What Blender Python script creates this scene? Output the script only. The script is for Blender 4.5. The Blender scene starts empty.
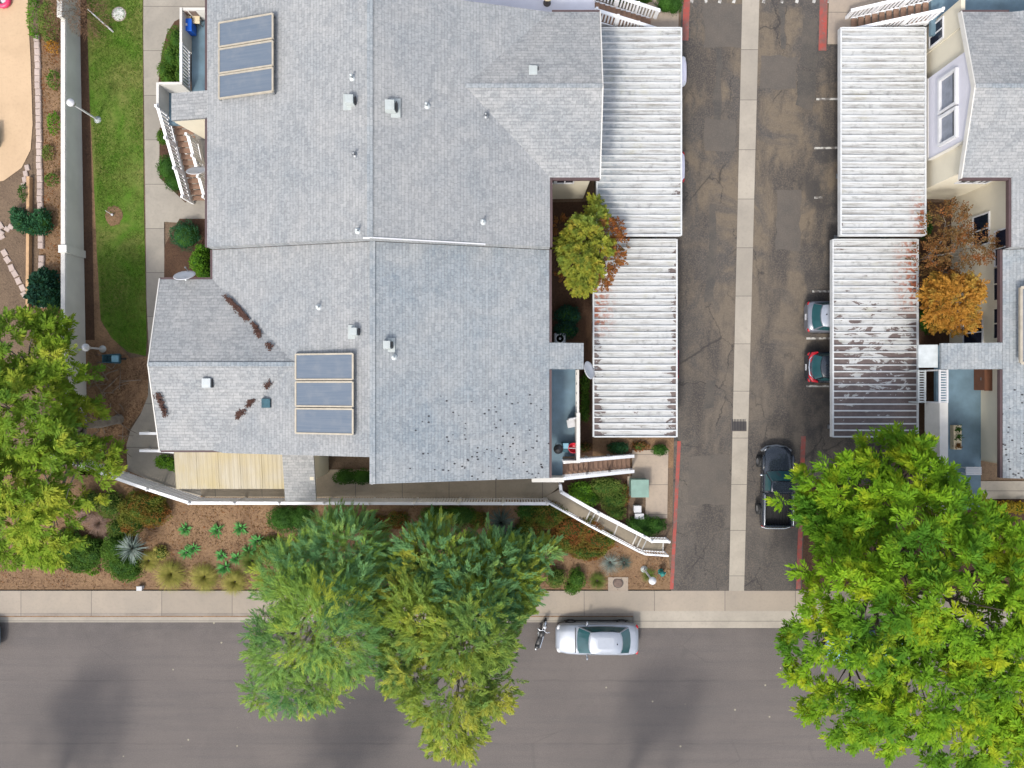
import bpy, bmesh, math, random
import numpy as np
from mathutils import Vector, Matrix, noise
R = math.radians
random.seed(7); rng = np.random.default_rng(7)
scene = bpy.context.scene
COL = scene.collection
H = 40.5; S = 0.057; MIR = 25.5           # camera height, metres per pixel at street level, mirror line of the two buildings

# ------------------------------------------------------------------ terrain
def lerp(a, b, t): return a + (b - a) * max(0.0, min(1.0, t))
def site(Y):
    if Y < -6.0: return lerp(0.06, 0.95, (Y + 11.5) / 5.5)
    return lerp(0.95, 1.55, (Y + 2.0) / 21.0)
def drive(Y): return 0.10 + 0.075 * max(0.0, min(Y, 40) + 11.8) if Y > -11.8 else 0.0
def gz(X, Y):
    xm = X if X < 12.75 else MIR - X
    t = max(0.0, min(1.0, (xm - 1.5) / 5.0))
    return (1 - t) * site(Y) + t * drive(Y)
def P(px, py, z):
    k = S * (H - z) / H
    return Vector(((px - 512) * k, (384 - py) * k, z))
def G(px, py, off=0.0):
    z = 0.5
    for _ in range(8):
        v = P(px, py, z); z = gz(v.x, v.y)
    v = P(px, py, z); v.z = gz(v.x, v.y) + off
    return v

# ------------------------------------------------------------------ materials
def srgb(r, g, b):
    f = lambda c: ((c / 255 + 0.055) / 1.055) ** 2.4 if c > 10 else c / 255 / 12.92
    return (f(r), f(g), f(b))
class NT:
    def __init__(s, name):
        s.m = bpy.data.materials.new(name); s.m.use_nodes = True
        s.t = s.m.node_tree; s.n = s.t.nodes; s.l = s.t.links
        s.bsdf = s.n['Principled BSDF']; s.out = s.n['Material Output']
    def node(s, ty, **kw):
        n = s.n.new(ty)
        for k, v in kw.items():
            if k.startswith('i_'):
                key = k[2:]; key = int(key) if key.isdigit() else key.replace('_', ' ')
                s.set(n.inputs[key], v)
            else: setattr(n, k, v)
        return n
    def set(s, inp, v):
        if hasattr(v, 'is_output') or isinstance(v, bpy.types.NodeSocket): s.l.new(v, inp)
        elif isinstance(v, (tuple, list)) and len(v) == 3 and inp.type == 'RGBA': inp.default_value = (*v, 1)
        else: inp.default_value = v
    def pos(s): return s.node('ShaderNodeNewGeometry').outputs['Position']
    def objc(s): return s.node('ShaderNodeTexCoord').outputs['Object']
    def map(s, v, scale=(1, 1, 1), rot=(0, 0, 0), loc=(0, 0, 0)):
        n = s.node('ShaderNodeMapping'); s.l.new(v, n.inputs[0])
        n.inputs['Scale'].default_value = scale; n.inputs['Rotation'].default_value = rot; n.inputs['Location'].default_value = loc
        return n.outputs[0]
    def noise(s, v, scale, detail=4, rough=0.6, dist=0.0):
        n = s.node('ShaderNodeTexNoise'); s.l.new(v, n.inputs['Vector'])
        n.inputs['Scale'].default_value = scale; n.inputs['Detail'].default_value = detail
        n.inputs['Roughness'].default_value = rough; n.inputs['Distortion'].default_value = dist
        return n.outputs['Fac']
    def ramp(s, f, a, b, ca=0.0, cb=1.0):
        n = s.node('ShaderNodeMapRange'); s.l.new(f, n.inputs[0])
        n.inputs[1].default_value = a; n.inputs[2].default_value = b; n.inputs[3].default_value = ca; n.inputs[4].default_value = cb
        return n.outputs[0]
    def mix(s, f, a, b, mode='MIX'):
        n = s.node('ShaderNodeMix', data_type='RGBA', blend_type=mode)
        s.set(n.inputs[0], f); s.set(n.inputs[6], a); s.set(n.inputs[7], b)
        return n.outputs[2]
    def math(s, op, a, b=0.0):
        n = s.node('ShaderNodeMath', operation=op); s.set(n.inputs[0], a); s.set(n.inputs[1], b)
        return n.outputs[0]
    def bump(s, h, strength=0.3, dist=0.02):
        n = s.node('ShaderNodeBump'); s.l.new(h, n.inputs['Height'])
        n.inputs['Strength'].default_value = strength; n.inputs['Distance'].default_value = dist
        s.l.new(n.outputs[0], s.bsdf.inputs['Normal'])
    def done(s, color, rough=0.85, metal=0.0, spec=None):
        s.set(s.bsdf.inputs['Base Color'], color); s.set(s.bsdf.inputs['Roughness'], rough)
        s.bsdf.inputs['Metallic'].default_value = metal
        if spec is not None: s.bsdf.inputs['Specular IOR Level'].default_value = spec
        return s.m
MATS = {}
def M(name): return MATS[name]
def reg(name):
    def deco(f): MATS[name] = f(NT(name)); return f
    return deco
def plain(name, c, rough=0.6, metal=0.0, var=0.18, scale=3.0, spec=None):
    t = NT(name); n = t.noise(t.objc(), scale, 5)
    c2 = tuple(x * (1 - var) for x in c)
    MATS[name] = t.done(t.mix(t.ramp(n, .35, .65), c, c2), rough, metal, spec)

def shingles(name, along_y, seed, base, dark, tint, patches=False):
    t = NT(name); p = t.pos()
    sep = t.node('ShaderNodeSeparateXYZ'); t.l.new(p, sep.inputs[0])
    cmb = t.node('ShaderNodeCombineXYZ')
    a, b = ('Y', 'X') if along_y else ('X', 'Y')
    t.l.new(sep.outputs[a], cmb.inputs[0]); t.l.new(sep.outputs[b], cmb.inputs[1])
    v = t.map(cmb.outputs[0], loc=(seed, seed * .37, 0))
    br = t.node('ShaderNodeTexBrick'); t.l.new(v, br.inputs['Vector'])
    br.offset = 0.37; br.offset_frequency = 2; br.squash = 1.5; br.squash_frequency = 3
    br.inputs['Scale'].default_value = 1; br.inputs['Brick Width'].default_value = .28; br.inputs['Row Height'].default_value = .145
    br.inputs['Mortar Size'].default_value = .012; br.inputs['Mortar Smooth'].default_value = .6; br.inputs['Bias'].default_value = -.25
    t.set(br.inputs['Color1'], base); t.set(br.inputs['Color2'], dark); t.set(br.inputs['Mortar'], tuple(x * .8 for x in dark))
    n1 = t.noise(p, .35, 6, .65, .6); n2 = t.noise(t.map(v, (1.3, 5, 1)), 1.2, 4); n3 = t.noise(p, 9, 3)
    c = t.mix(t.ramp(n1, .38, .72), br.outputs['Color'], tint, 'MULTIPLY')
    c = t.mix(t.ramp(n2, .50, .70, 0, .45), c, tuple(x * .78 for x in dark))
    c = t.mix(t.ramp(n3, .46, .68, 0, .42), c, tuple(x * 1.3 for x in base))
    if patches:                                     # missing granules on the south part
        vo = t.node('ShaderNodeTexVoronoi'); t.l.new(t.map(p, (1.5, 2.1, 0)), vo.inputs['Vector']); vo.inputs['Scale'].default_value = 2.4
        spots = t.ramp(vo.outputs['Distance'], .16, .24, 1, 0)
        rnd = t.node('ShaderNodeSeparateColor'); t.l.new(vo.outputs['Color'], rnd.inputs[0])
        yy = t.ramp(sep.outputs['Y'], -3.4, .2, 1, 0); xx = t.ramp(sep.outputs['X'], -5.6, -.8, 0, 1)
        thr = t.math('MULTIPLY', yy, t.math('MULTIPLY', xx, 1.2))
        keep = t.math('LESS_THAN', rnd.outputs[0], t.math('MULTIPLY', thr, 0.8))
        c = t.mix(t.math('MULTIPLY', spots, keep), c, (.035, .032, .035))
    t.bump(br.outputs['Fac'], .25, .01)
    MATS[name] = t.done(c, .95, 0, .2)
shingles('shingle_main_north', True, 1.3, (.285, .287, .284), (.212, .218, .222), (.74, .79, .84))
shingles('shingle_main_south', True, 8.1, (.278, .288, .29), (.196, .21, .22), (.66, .76, .85), True)
shingles('shingle_wing', False, 4.2, (.295, .294, .288), (.20, .205, .207), (.70, .75, .80))

@reg('asphalt_street')
def _(t):
    p = t.pos(); n1 = t.noise(p, .22, 6, .6, .4); n2 = t.noise(t.map(p, (.12, 2.2, 1)), 1.0, 4); n3 = t.noise(p, 22, 3, .7)
    c = t.mix(t.ramp(n1, .35, .68), (.114, .098, .090), (.086, .075, .071))
    c = t.mix(t.ramp(n2, .46, .7, 0, .6), c, (.076, .069, .068))
    c = t.mix(t.ramp(t.noise(p, 3.2, 6, .75), .5, .68, 0, .35), c, (.075, .066, .064))
    c = t.mix(t.ramp(n3, .42, .68, 0, .65), c, (.165, .148, .138))
    # joints of the paving lanes, running along the street
    sep = t.node('ShaderNodeSeparateXYZ'); t.l.new(p, sep.inputs[0])
    wob = t.math('MULTIPLY', t.math('SUBTRACT', t.noise(p, .5, 3), .5), .25)
    y = t.math('ADD', sep.outputs['Y'], wob)
    for yc in (-16.9, -20.5):
        d = t.math('ABSOLUTE', t.math('SUBTRACT', y, yc))
        c = t.mix(t.math('MULTIPLY', t.ramp(d, .02, .07, .32, 0), t.ramp(t.noise(p, .35, 4), .35, .6)), c, (.055, .05, .05))
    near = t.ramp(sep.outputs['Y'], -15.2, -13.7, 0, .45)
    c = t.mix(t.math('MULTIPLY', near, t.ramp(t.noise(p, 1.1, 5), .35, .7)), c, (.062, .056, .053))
    vo = t.node('ShaderNodeTexVoronoi', feature='DISTANCE_TO_EDGE')
    t.l.new(t.map(p, (.16, .35, 1)), vo.inputs['Vector']); vo.inputs['Scale'].default_value = 1
    crk = t.math('MULTIPLY', t.ramp(vo.outputs['Distance'], .0, .008, .25, 0), t.ramp(t.noise(p, .18, 2), .5, .6))
    c = t.mix(crk, c, (.04, .038, .038))
    vs = t.node('ShaderNodeTexVoronoi'); t.l.new(p, vs.inputs['Vector']); vs.inputs['Scale'].default_value = .8
    c = t.mix(t.ramp(vs.outputs['Distance'], .035, .05, .8, 0), c, (.3, .27, .2))
    t.bump(n3, .3, .006)
    return t.done(c, .92, 0, .25)
@reg('asphalt_drive')
def _(t):
    p = t.pos(); n1 = t.noise(p, .35, 6, .65, .8); n2 = t.noise(t.map(p, (1, .25, 1)), .8, 5); n3 = t.noise(p, 14, 3, .7)
    sep = t.node('ShaderNodeSeparateXYZ'); t.l.new(p, sep.inputs[0])
    north = t.ramp(sep.outputs['Y'], -9, 9)
    brown = t.mix(north, (.090, .080, .072), (.125, .10, .073))
    c = t.mix(t.ramp(n1, .43, .56), brown, (.066, .06, .056))
    c = t.mix(t.ramp(n2, .48, .62, 0, .85), c, (.046, .042, .041))
    c = t.mix(t.ramp(t.noise(p, 2.6, 6, .75), .5, .66, 0, .4), c, (.05, .045, .043))
    c = t.mix(t.ramp(n3, .45, .70, 0, .5), c, (.17, .14, .105))
    ds = t.noise(p, .9, 4)
    mv = t.node('ShaderNodeVectorMath', operation='MULTIPLY_ADD'); t.l.new(t.node('ShaderNodeCombineXYZ', i_0=ds, i_1=ds).outputs[0], mv.inputs[0])
    mv.inputs[1].default_value = (1.6, 1.6, 0); t.l.new(p, mv.inputs[2])
    vo = t.node('ShaderNodeTexVoronoi', feature='DISTANCE_TO_EDGE'); t.l.new(t.map(mv.outputs[0], (.5, .3, 0)), vo.inputs['Vector']); vo.inputs['Scale'].default_value = 1
    crk = t.math('MULTIPLY', t.ramp(vo.outputs['Distance'], .0, .022, .8, 0), t.ramp(t.noise(p, .3, 2), .47, .55))
    c = t.mix(crk, c, (.03, .028, .028))
    # oil in the parking bays
    oil = t.math('MULTIPLY', t.ramp(t.noise(p, .7, 5), .5, .62), t.ramp(sep.outputs['X'], 15.2, 16.2))
    c = t.mix(t.math('MULTIPLY', oil, .7), c, (.04, .038, .038))
    t.bump(n3, .3, .006)
    return t.done(c, .92, 0, .25)
def patchmat(name, a, b):
    t = NT(name); p = t.pos(); c = t.mix(t.ramp(t.noise(p, 1.2, 6), .35, .65), a, b)
    c = t.mix(t.ramp(t.noise(p, 16, 3), .45, .75, 0, .4), c, tuple(x * 1.5 for x in a)); MATS[name] = t.done(c, .93, 0, .25)
patchmat('asphalt_patch', (.095, .082, .07), (.078, .07, .062))
patchmat('asphalt_patch_dark', (.085, .074, .063), (.058, .054, .05))
def concrete(name, a, b, joint=None, axis='X', off=0.0):
    t = NT(name); p = t.pos(); n1 = t.noise(p, .5, 6, .65, .5); n2 = t.noise(p, 7, 4)
    c = t.mix(t.ramp(n1, .35, .7), a, b)
    c = t.mix(t.ramp(n2, .5, .8, 0, .35), c, tuple(x * .72 for x in b))
    sep = t.node('ShaderNodeSeparateXYZ'); t.l.new(p, sep.inputs[0])
    if joint:
        # slabs poured at different times differ a little
        u = t.math('ADD', sep.outputs[axis], off)
        cell = t.math('FLOOR', t.math('DIVIDE', u, joint))
        wn = t.node('ShaderNodeTexWhiteNoise', noise_dimensions='1D'); t.l.new(cell, wn.inputs['W'])
        c = t.mix(t.ramp(wn.outputs[0], .45, 1, 0, .5), c, tuple(x * .78 for x in b))
        m = t.math('ABSOLUTE', t.math('SUBTRACT', t.math('FRACT', t.math('DIVIDE', u, joint)), .5))
        c = t.mix(t.ramp(m, .5 - .018 / joint, .5 - .008 / joint), c, (.09, .08, .07))
    MATS[name] = t.done(c, .9, 0, .25)
concrete('concrete_walk', (.32, .27, .215), (.26, .225, .185), 4.0, 'X', 27.9)
concrete('concrete_path', (.31, .28, .235), (.23, .21, .18), 2.42, 'Y', 1.1)
concrete('concrete_ramp', (.34, .285, .215), (.24, .205, .15), 2.6, 'X', .9)
concrete('concrete_gutter', (.33, .295, .245), (.25, .225, .19), 2.62, 'Y', .4)
concrete('concrete_kerb', (.30, .265, .225), (.19, .16, .135), 4.0, 'X', 27.9)
concrete('concrete_pad', (.33, .27, .21), (.24, .20, .165), 1.7, 'Y', .55)
concrete('patio_peach', (.46, .33, .21), (.40, .285, .18))
concrete('block', (.42, .34, .30), (.31, .25, .22))
def soil(name, a, b, d, sc=1.0):
    t = NT(name); p = t.pos(); n1 = t.noise(p, .7 * sc, 6, .7, .6); n2 = t.noise(p, 9 * sc, 5, .75); n3 = t.noise(p, 30 * sc, 3, .8)
    c = t.mix(t.ramp(n1, .38, .64), a, b); c = t.mix(t.ramp(n2, .48, .7, 0, .7), c, d)
    c = t.mix(t.ramp(n3, .5, .78, 0, .55), c, tuple(min(.6, x * 1.7) for x in a))
    t.bump(n2, .8, .05); MATS[name] = t.done(c, 1, 0, .1)
soil('mulch', (.205, .13, .075), (.14, .087, .052), (.065, .038, .023))
soil('dark_mulch', (.085, .05, .032), (.062, .037, .026), (.03, .02, .015))
soil('dry_soil', (.155, .11, .075), (.115, .082, .058), (.06, .043, .032))
soil('leaf_litter', (.25, .155, .09), (.165, .10, .06), (.06, .038, .025))
@reg('lawn_soil')
def _(t):
    p = t.pos(); n1 = t.noise(p, .45, 5, .6, .5); n2 = t.noise(p, 5, 5, .7); n3 = t.noise(p, 40, 2)
    c = t.mix(t.ramp(n1, .38, .62), (.065, .14, .014), (.135, .15, .04))
    c = t.mix(t.ramp(n2, .45, .7, 0, .8), c, (.035, .075, .008)); c = t.mix(t.ramp(n3, .5, .8, 0, .4), c, (.16, .19, .06))
    t.bump(n3, .6, .03); return t.done(c, 1, 0, .1)
def carport_paint(name, x0, x1, peel_lo, peel_hi, y_lo, y_hi, blue_x, rust_x=None, edge_k=.3):
    """white enamel on ribbed steel decking; peels to brown primer, more towards the two eaves and towards the street"""
    t = NT(name); p = t.pos()
    sep = t.node('ShaderNodeSeparateXYZ'); t.l.new(p, sep.inputs[0]); X, Y = sep.outputs['X'], sep.outputs['Y']
    n1 = t.ramp(t.noise(t.map(p, (1, 2.3, 1)), 1.0, 6, .65, .7), .3, .7); n2 = t.noise(t.map(p, (.5, 7, 1)), 1.4, 5, .7); n3 = t.noise(p, 3.3, 5, .65)
    c = t.mix(t.ramp(n2, .46, .68), (.42, .425, .42), (.215, .205, .185))
    c = t.mix(t.ramp(n3, .52, .72, 0, .75), c, (.18, .185, .175))
    bl = t.math('MULTIPLY', t.ramp(X, blue_x[0], blue_x[1], 1, 0), t.ramp(n3, .3, .6))
    c = t.mix(t.math('MULTIPLY', bl, .8), c, (.17, .21, .24))
    yel = t.math('MULTIPLY', t.ramp(t.noise(p, .9, 3), .6, .75), .3); c = t.mix(yel, c, (.30, .28, .15))
    mid = (x0 + x1) / 2
    edge = t.ramp(t.math('ABSOLUTE', t.math('SUBTRACT', X, mid)), (x1 - x0) * .36, (x1 - x0) * .5, 0, edge_k)
    lev = t.math('ADD', t.ramp(Y, y_lo, y_hi, peel_lo, peel_hi), edge)
    f = t.math('SUBTRACT', lev, n1)
    peel = t.ramp(f, 0, .012)
    br = t.mix(t.ramp(n3, .35, .65), (.13, .10, .092), (.085, .064, .06))
    zz = t.node('ShaderNodeNewGeometry')
    c = t.mix(peel, c, br)
    if rust_x:
        rr = t.math('MULTIPLY', t.ramp(X, rust_x[0], rust_x[1]), t.math('MULTIPLY', t.ramp(Y, rust_x[2], rust_x[2] + 1), t.ramp(Y, rust_x[3], rust_x[3] + 1.2, 1, 0)))
        c = t.mix(t.math('MULTIPLY', rr, t.ramp(t.noise(p, 4.5, 5), .45, .55)), c, (.26, .085, .045))
    MATS[name] = t.done(c, .55, 0, .4)
carport_paint('carport_nw', 4.3, 8.67, -.2, .0, 18, 7, (4.5, 6.5))
carport_paint('carport_sw', 4.26, 8.67, .24, -.02, -2.8, 4.5, (3, 4), (5.6, 4.5, 2.2, 5.5), .55)
carport_paint('carport_ne', 16.83, 21.2, -.2, -.05, 18, 7.6, (15, 16), (20.3, 21.0, 7, 9))
carport_paint('carport_se', 16.83, 21.3, .90, .03, -2.8, 6.6, (15, 16), (19.9, 21.0, 3.5, 8))
@reg('corrugated_plastic')
def _(t):
    p = t.pos(); n = t.noise(t.map(p, (2.5, .25, 1)), 1, 5); n2 = t.noise(p, .5, 3)
    c = t.mix(t.ramp(n, .35, .7), (.35, .31, .23), (.28, .235, .145)); c = t.mix(t.ramp(n2, .45, .7, 0, .5), c, (.33, .255, .09))
    return t.done(c, .5, 0, .4)
plain('stucco', (.56, .51, .40), .92, 0, .06, 1.2)
plain('lavender_siding', (.52, .51, .56), .8, 0, .06, 1.5)
plain('rail_white', (.74, .74, .75), .5, 0, .08, 2)
plain('carport_white', (.52, .53, .53), .5, 0, .15, 2)
plain('white_paint', (.56, .56, .57), .5, 0, .10, 2)
plain('white_wall_top', (.55, .53, .49), .8, 0, .12, 1.5)
plain('wall_grey', (.60, .60, .56), .88, 0, .14, .6)
plain('deck_blue', (.125, .20, .25), .6, 0, .35, .8)
plain('deck_white', (.56, .56, .62), .7, 0, .12, .8)
plain('stair_tread', (.25, .15, .10), .85, 0, .3, 2)
plain('gutter_brown', (.075, .045, .045), .6)
plain('dark_gap', (.02, .02, .024), .8)
plain('black_plastic', (.02, .02, .022), .45)
plain('steel_grey', (.25, .26, .27), .45, .6)
plain('galvanised', (.46, .49, .49), .5, .2)
plain('vent_white', (.38, .41, .40), .6)
plain('panel_frame', (.42, .37, .29), .5, .2, .2)
@reg('panel_glass')
def _(t):
    p = t.pos(); n = t.noise(t.map(p, (.3, 9, 1)), 1.5, 4); c = t.mix(t.ramp(n, .35, .7), (.095, .122, .16), (.125, .148, .18))
    c = t.mix(t.ramp(t.noise(p, 1.3, 4), .5, .8, 0, .5), c, (.19, .2, .21)); return t.done(c, .22, 0, .5)
plain('window_glass', (.012, .016, .03), .12, 0, .3, 1, .5)
plain('blind_glass', (.20, .22, .27), .3, 0, .3, 3)
plain('car_glass', (.022, .075, .085), .06, 0, .2, 2, .6)
def carpaint(name, c, metal=.35, rough=.28):
    t = NT(name); n = t.noise(t.objc(), 2.2, 4)
    m = t.done(t.mix(t.ramp(n, .4, .75), c, tuple(x * .88 for x in c)), t.ramp(n, .3, .8, rough, rough + .14), metal)
    t.bsdf.inputs['Coat Weight'].default_value = .5; t.bsdf.inputs['Coat Roughness'].default_value = .06; MATS[name] = m
carpaint('paint_silver', (.29, .315, .36)); carpaint('paint_grey', (.15, .16, .19)); carpaint('paint_black', (.016, .022, .032), .1, .2)
carpaint('paint_white', (.66, .64, .74), 0); carpaint('paint_maroon', (.12, .012, .035), .2); carpaint('paint_blue', (.14, .27, .42), .3)
carpaint('paint_bluegrey', (.16, .24, .31), .3)
plain('tyre', (.02, .02, .02), .85); plain('rim', (.42, .43, .45), .35, .8)
plain('red_lens', (.42, .015, .025), .2); plain('clear_lens', (.55, .57, .6), .15, 0, .1)
plain('plate', (.6, .6, .62), .5); plain('chrome', (.6, .62, .65), .15, .9)
@reg('red_kerb')
def _(t):
    p = t.pos(); c = t.mix(t.ramp(t.noise(p, 1.8, 5), .42, .62), (.27, .05, .038), (.14, .065, .055))
    return t.done(t.mix(t.ramp(t.noise(p, 6, 4), .55, .7, 0, .8), c, (.13, .11, .10)), .8)
@reg('line_paint')
def _(t):
    p = t.pos(); return t.done(t.mix(t.ramp(t.noise(p, 4, 5), .46, .56), (.42, .41, .38), (.12, .11, .10)), .85)
plain('transformer_green', (.17, .27, .225), .55); plain('teal', (.012, .17, .15), .5, 0, .3, 4); plain('teal_blue', (.03, .10, .13), .7, 0, .5, 5)
plain('wood_board', (.48, .30, .16), .85, 0, .25, 2); plain('bare_wood', (.21, .16, .12), .9, 0, .35, 5); plain('bark', (.085, .065, .05), .95, 0, .4, 4)
plain('pale_bark', (.23, .20, .165), .95, 0, .35, 4); plain('rust_door', (.12, .045, .02), .7)
plain('blue_plastic', (.005, .09, .48), .35); plain('red_plastic', (.5, .012, .03), .4); plain('pink_plastic', (.62, .04, .12), .4)
plain('cream', (.60, .50, .33), .7); plain('iron', (.07, .06, .055), .7); plain('brown_iron', (.15, .105, .085), .8)
plain('white_cloth', (.5, .5, .51), .9); plain('tub_blue', (.18, .36, .45), .5)
plain('pine_debris', (.075, .036, .026), 1, 0, .4, 8)

def leafmat(name, a, b, c, young=None, sc=.5, trans=.35, rough=.6):
    """a, b: two leaf colours picked leaf by leaf; c: colour of other sprays; young: new growth on some sprays"""
    t = NT(name); g = t.node('ShaderNodeNewGeometry'); p = t.objc()
    col = t.mix(g.outputs['Random Per Island'], a, b)
    col = t.mix(t.ramp(t.noise(p, sc, 4, .6, .5), .42, .62), col, c)
    if young: col = t.mix(t.ramp(t.noise(t.map(p, loc=(7, 3, 1)), sc * 1.7, 4, .6), .52, .66), col, young)
    d = t.bsdf; t.set(d.inputs['Base Color'], col); d.inputs['Roughness'].default_value = rough; d.inputs['Specular IOR Level'].default_value = .08
    tr = t.node('ShaderNodeBsdfTranslucent'); t.l.new(t.mix(.25, col, (.25, .30, .04), 'MIX'), tr.inputs['Color'])
    ms = t.node('ShaderNodeMixShader'); ms.inputs[0].default_value = trans
    t.l.new(d.outputs[0], ms.inputs[1]); t.l.new(tr.outputs[0], ms.inputs[2]); t.l.new(ms.outputs[0], t.out.inputs[0])
    MATS[name] = t.m
leafmat('leaf_bright', (.13, .27, .012), (.21, .36, .018), (.065, .17, .014), (.36, .42, .02), .4)
leafmat('leaf_left', (.15, .26, .018), (.23, .32, .03), (.075, .16, .02), (.34, .37, .04), .4)
leafmat('leaf_feather_a', (.19, .32, .06), (.26, .38, .06), (.10, .23, .075), (.38, .43, .055), .3, .4)
leafmat('leaf_feather_b', (.20, .30, .045), (.29, .36, .05), (.10, .21, .06), (.42, .42, .06), .35, .4)
leafmat('leaf_feather_deep', (.125, .275, .10), (.18, .34, .135), (.08, .20, .085), (.28, .39, .08), .35, .4)
leafmat('leaf_maple', (.20, .23, .025), (.29, .28, .035), (.12, .17, .03), (.36, .30, .04), .9)
leafmat('leaf_maple_red', (.22, .055, .02), (.26, .11, .03), (.16, .08, .03), None, .8)
leafmat('leaf_brown', (.17, .075, .03), (.22, .11, .04), (.11, .075, .03), (.26, .09, .03), .8)
leafmat('leaf_orange', (0.396, 0.187, 0.028), (0.462, 0.242, 0.044), (0.286, 0.121, 0.022), (0.308, 0.220, 0.044), .9)
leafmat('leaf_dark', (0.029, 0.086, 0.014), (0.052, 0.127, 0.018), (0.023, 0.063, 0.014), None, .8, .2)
leafmat('leaf_hedge', (0.060, 0.126, 0.017), (0.096, 0.174, 0.024), (0.042, 0.096, 0.014), None, 1.0, .2)
leafmat('leaf_lime', (.085, .20, .015), (.13, .26, .02), (.06, .15, .015), None, 1.2, .25)
leafmat('leaf_bluegreen', (.022, .085, .035), (.04, .12, .05), (.018, .065, .03), None, 1.2, .2)
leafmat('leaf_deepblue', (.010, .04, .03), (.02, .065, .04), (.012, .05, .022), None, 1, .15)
leafmat('leaf_redgreen', (.10, .13, .02), (.15, .16, .025), (.19, .07, .022), (.085, .12, .02), .9, .2)
leafmat('leaf_yellow', (.34, .24, .02), (.42, .30, .03), (.20, .17, .03), None, 1, .25)
leafmat('grass_gold', (.27, .25, .06), (.36, .32, .09), (.20, .21, .04), None, 1.5, .2)
leafmat('grass_green', (.10, .15, .03), (.16, .19, .045), (.07, .12, .02), None, 1.5, .2)
leafmat('grass_pink', (.27, .18, .15), (.34, .235, .20), (.20, .14, .10), None, 1.5, .2)
leafmat('agave_green', (.07, .25, .06), (.12, .33, .10), (.07, .22, .05), None, 2, .1)
leafmat('agave_grey', (.20, .25, .22), (.28, .33, .30), (.13, .17, .15), None, 2, .1)
leafmat('agave_dark', (.07, .10, .085), (.12, .15, .13), (.05, .075, .06), None, 2, .1)
leafmat('twig_red', (.15, .085, .05), (.21, .13, .08), (.11, .065, .04), None, 2, .1)
leafmat('lawn_grass', (.06, .15, .012), (.095, .20, .02), (.15, .18, .04), (.06, .16, .012), .5, .2)

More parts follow.
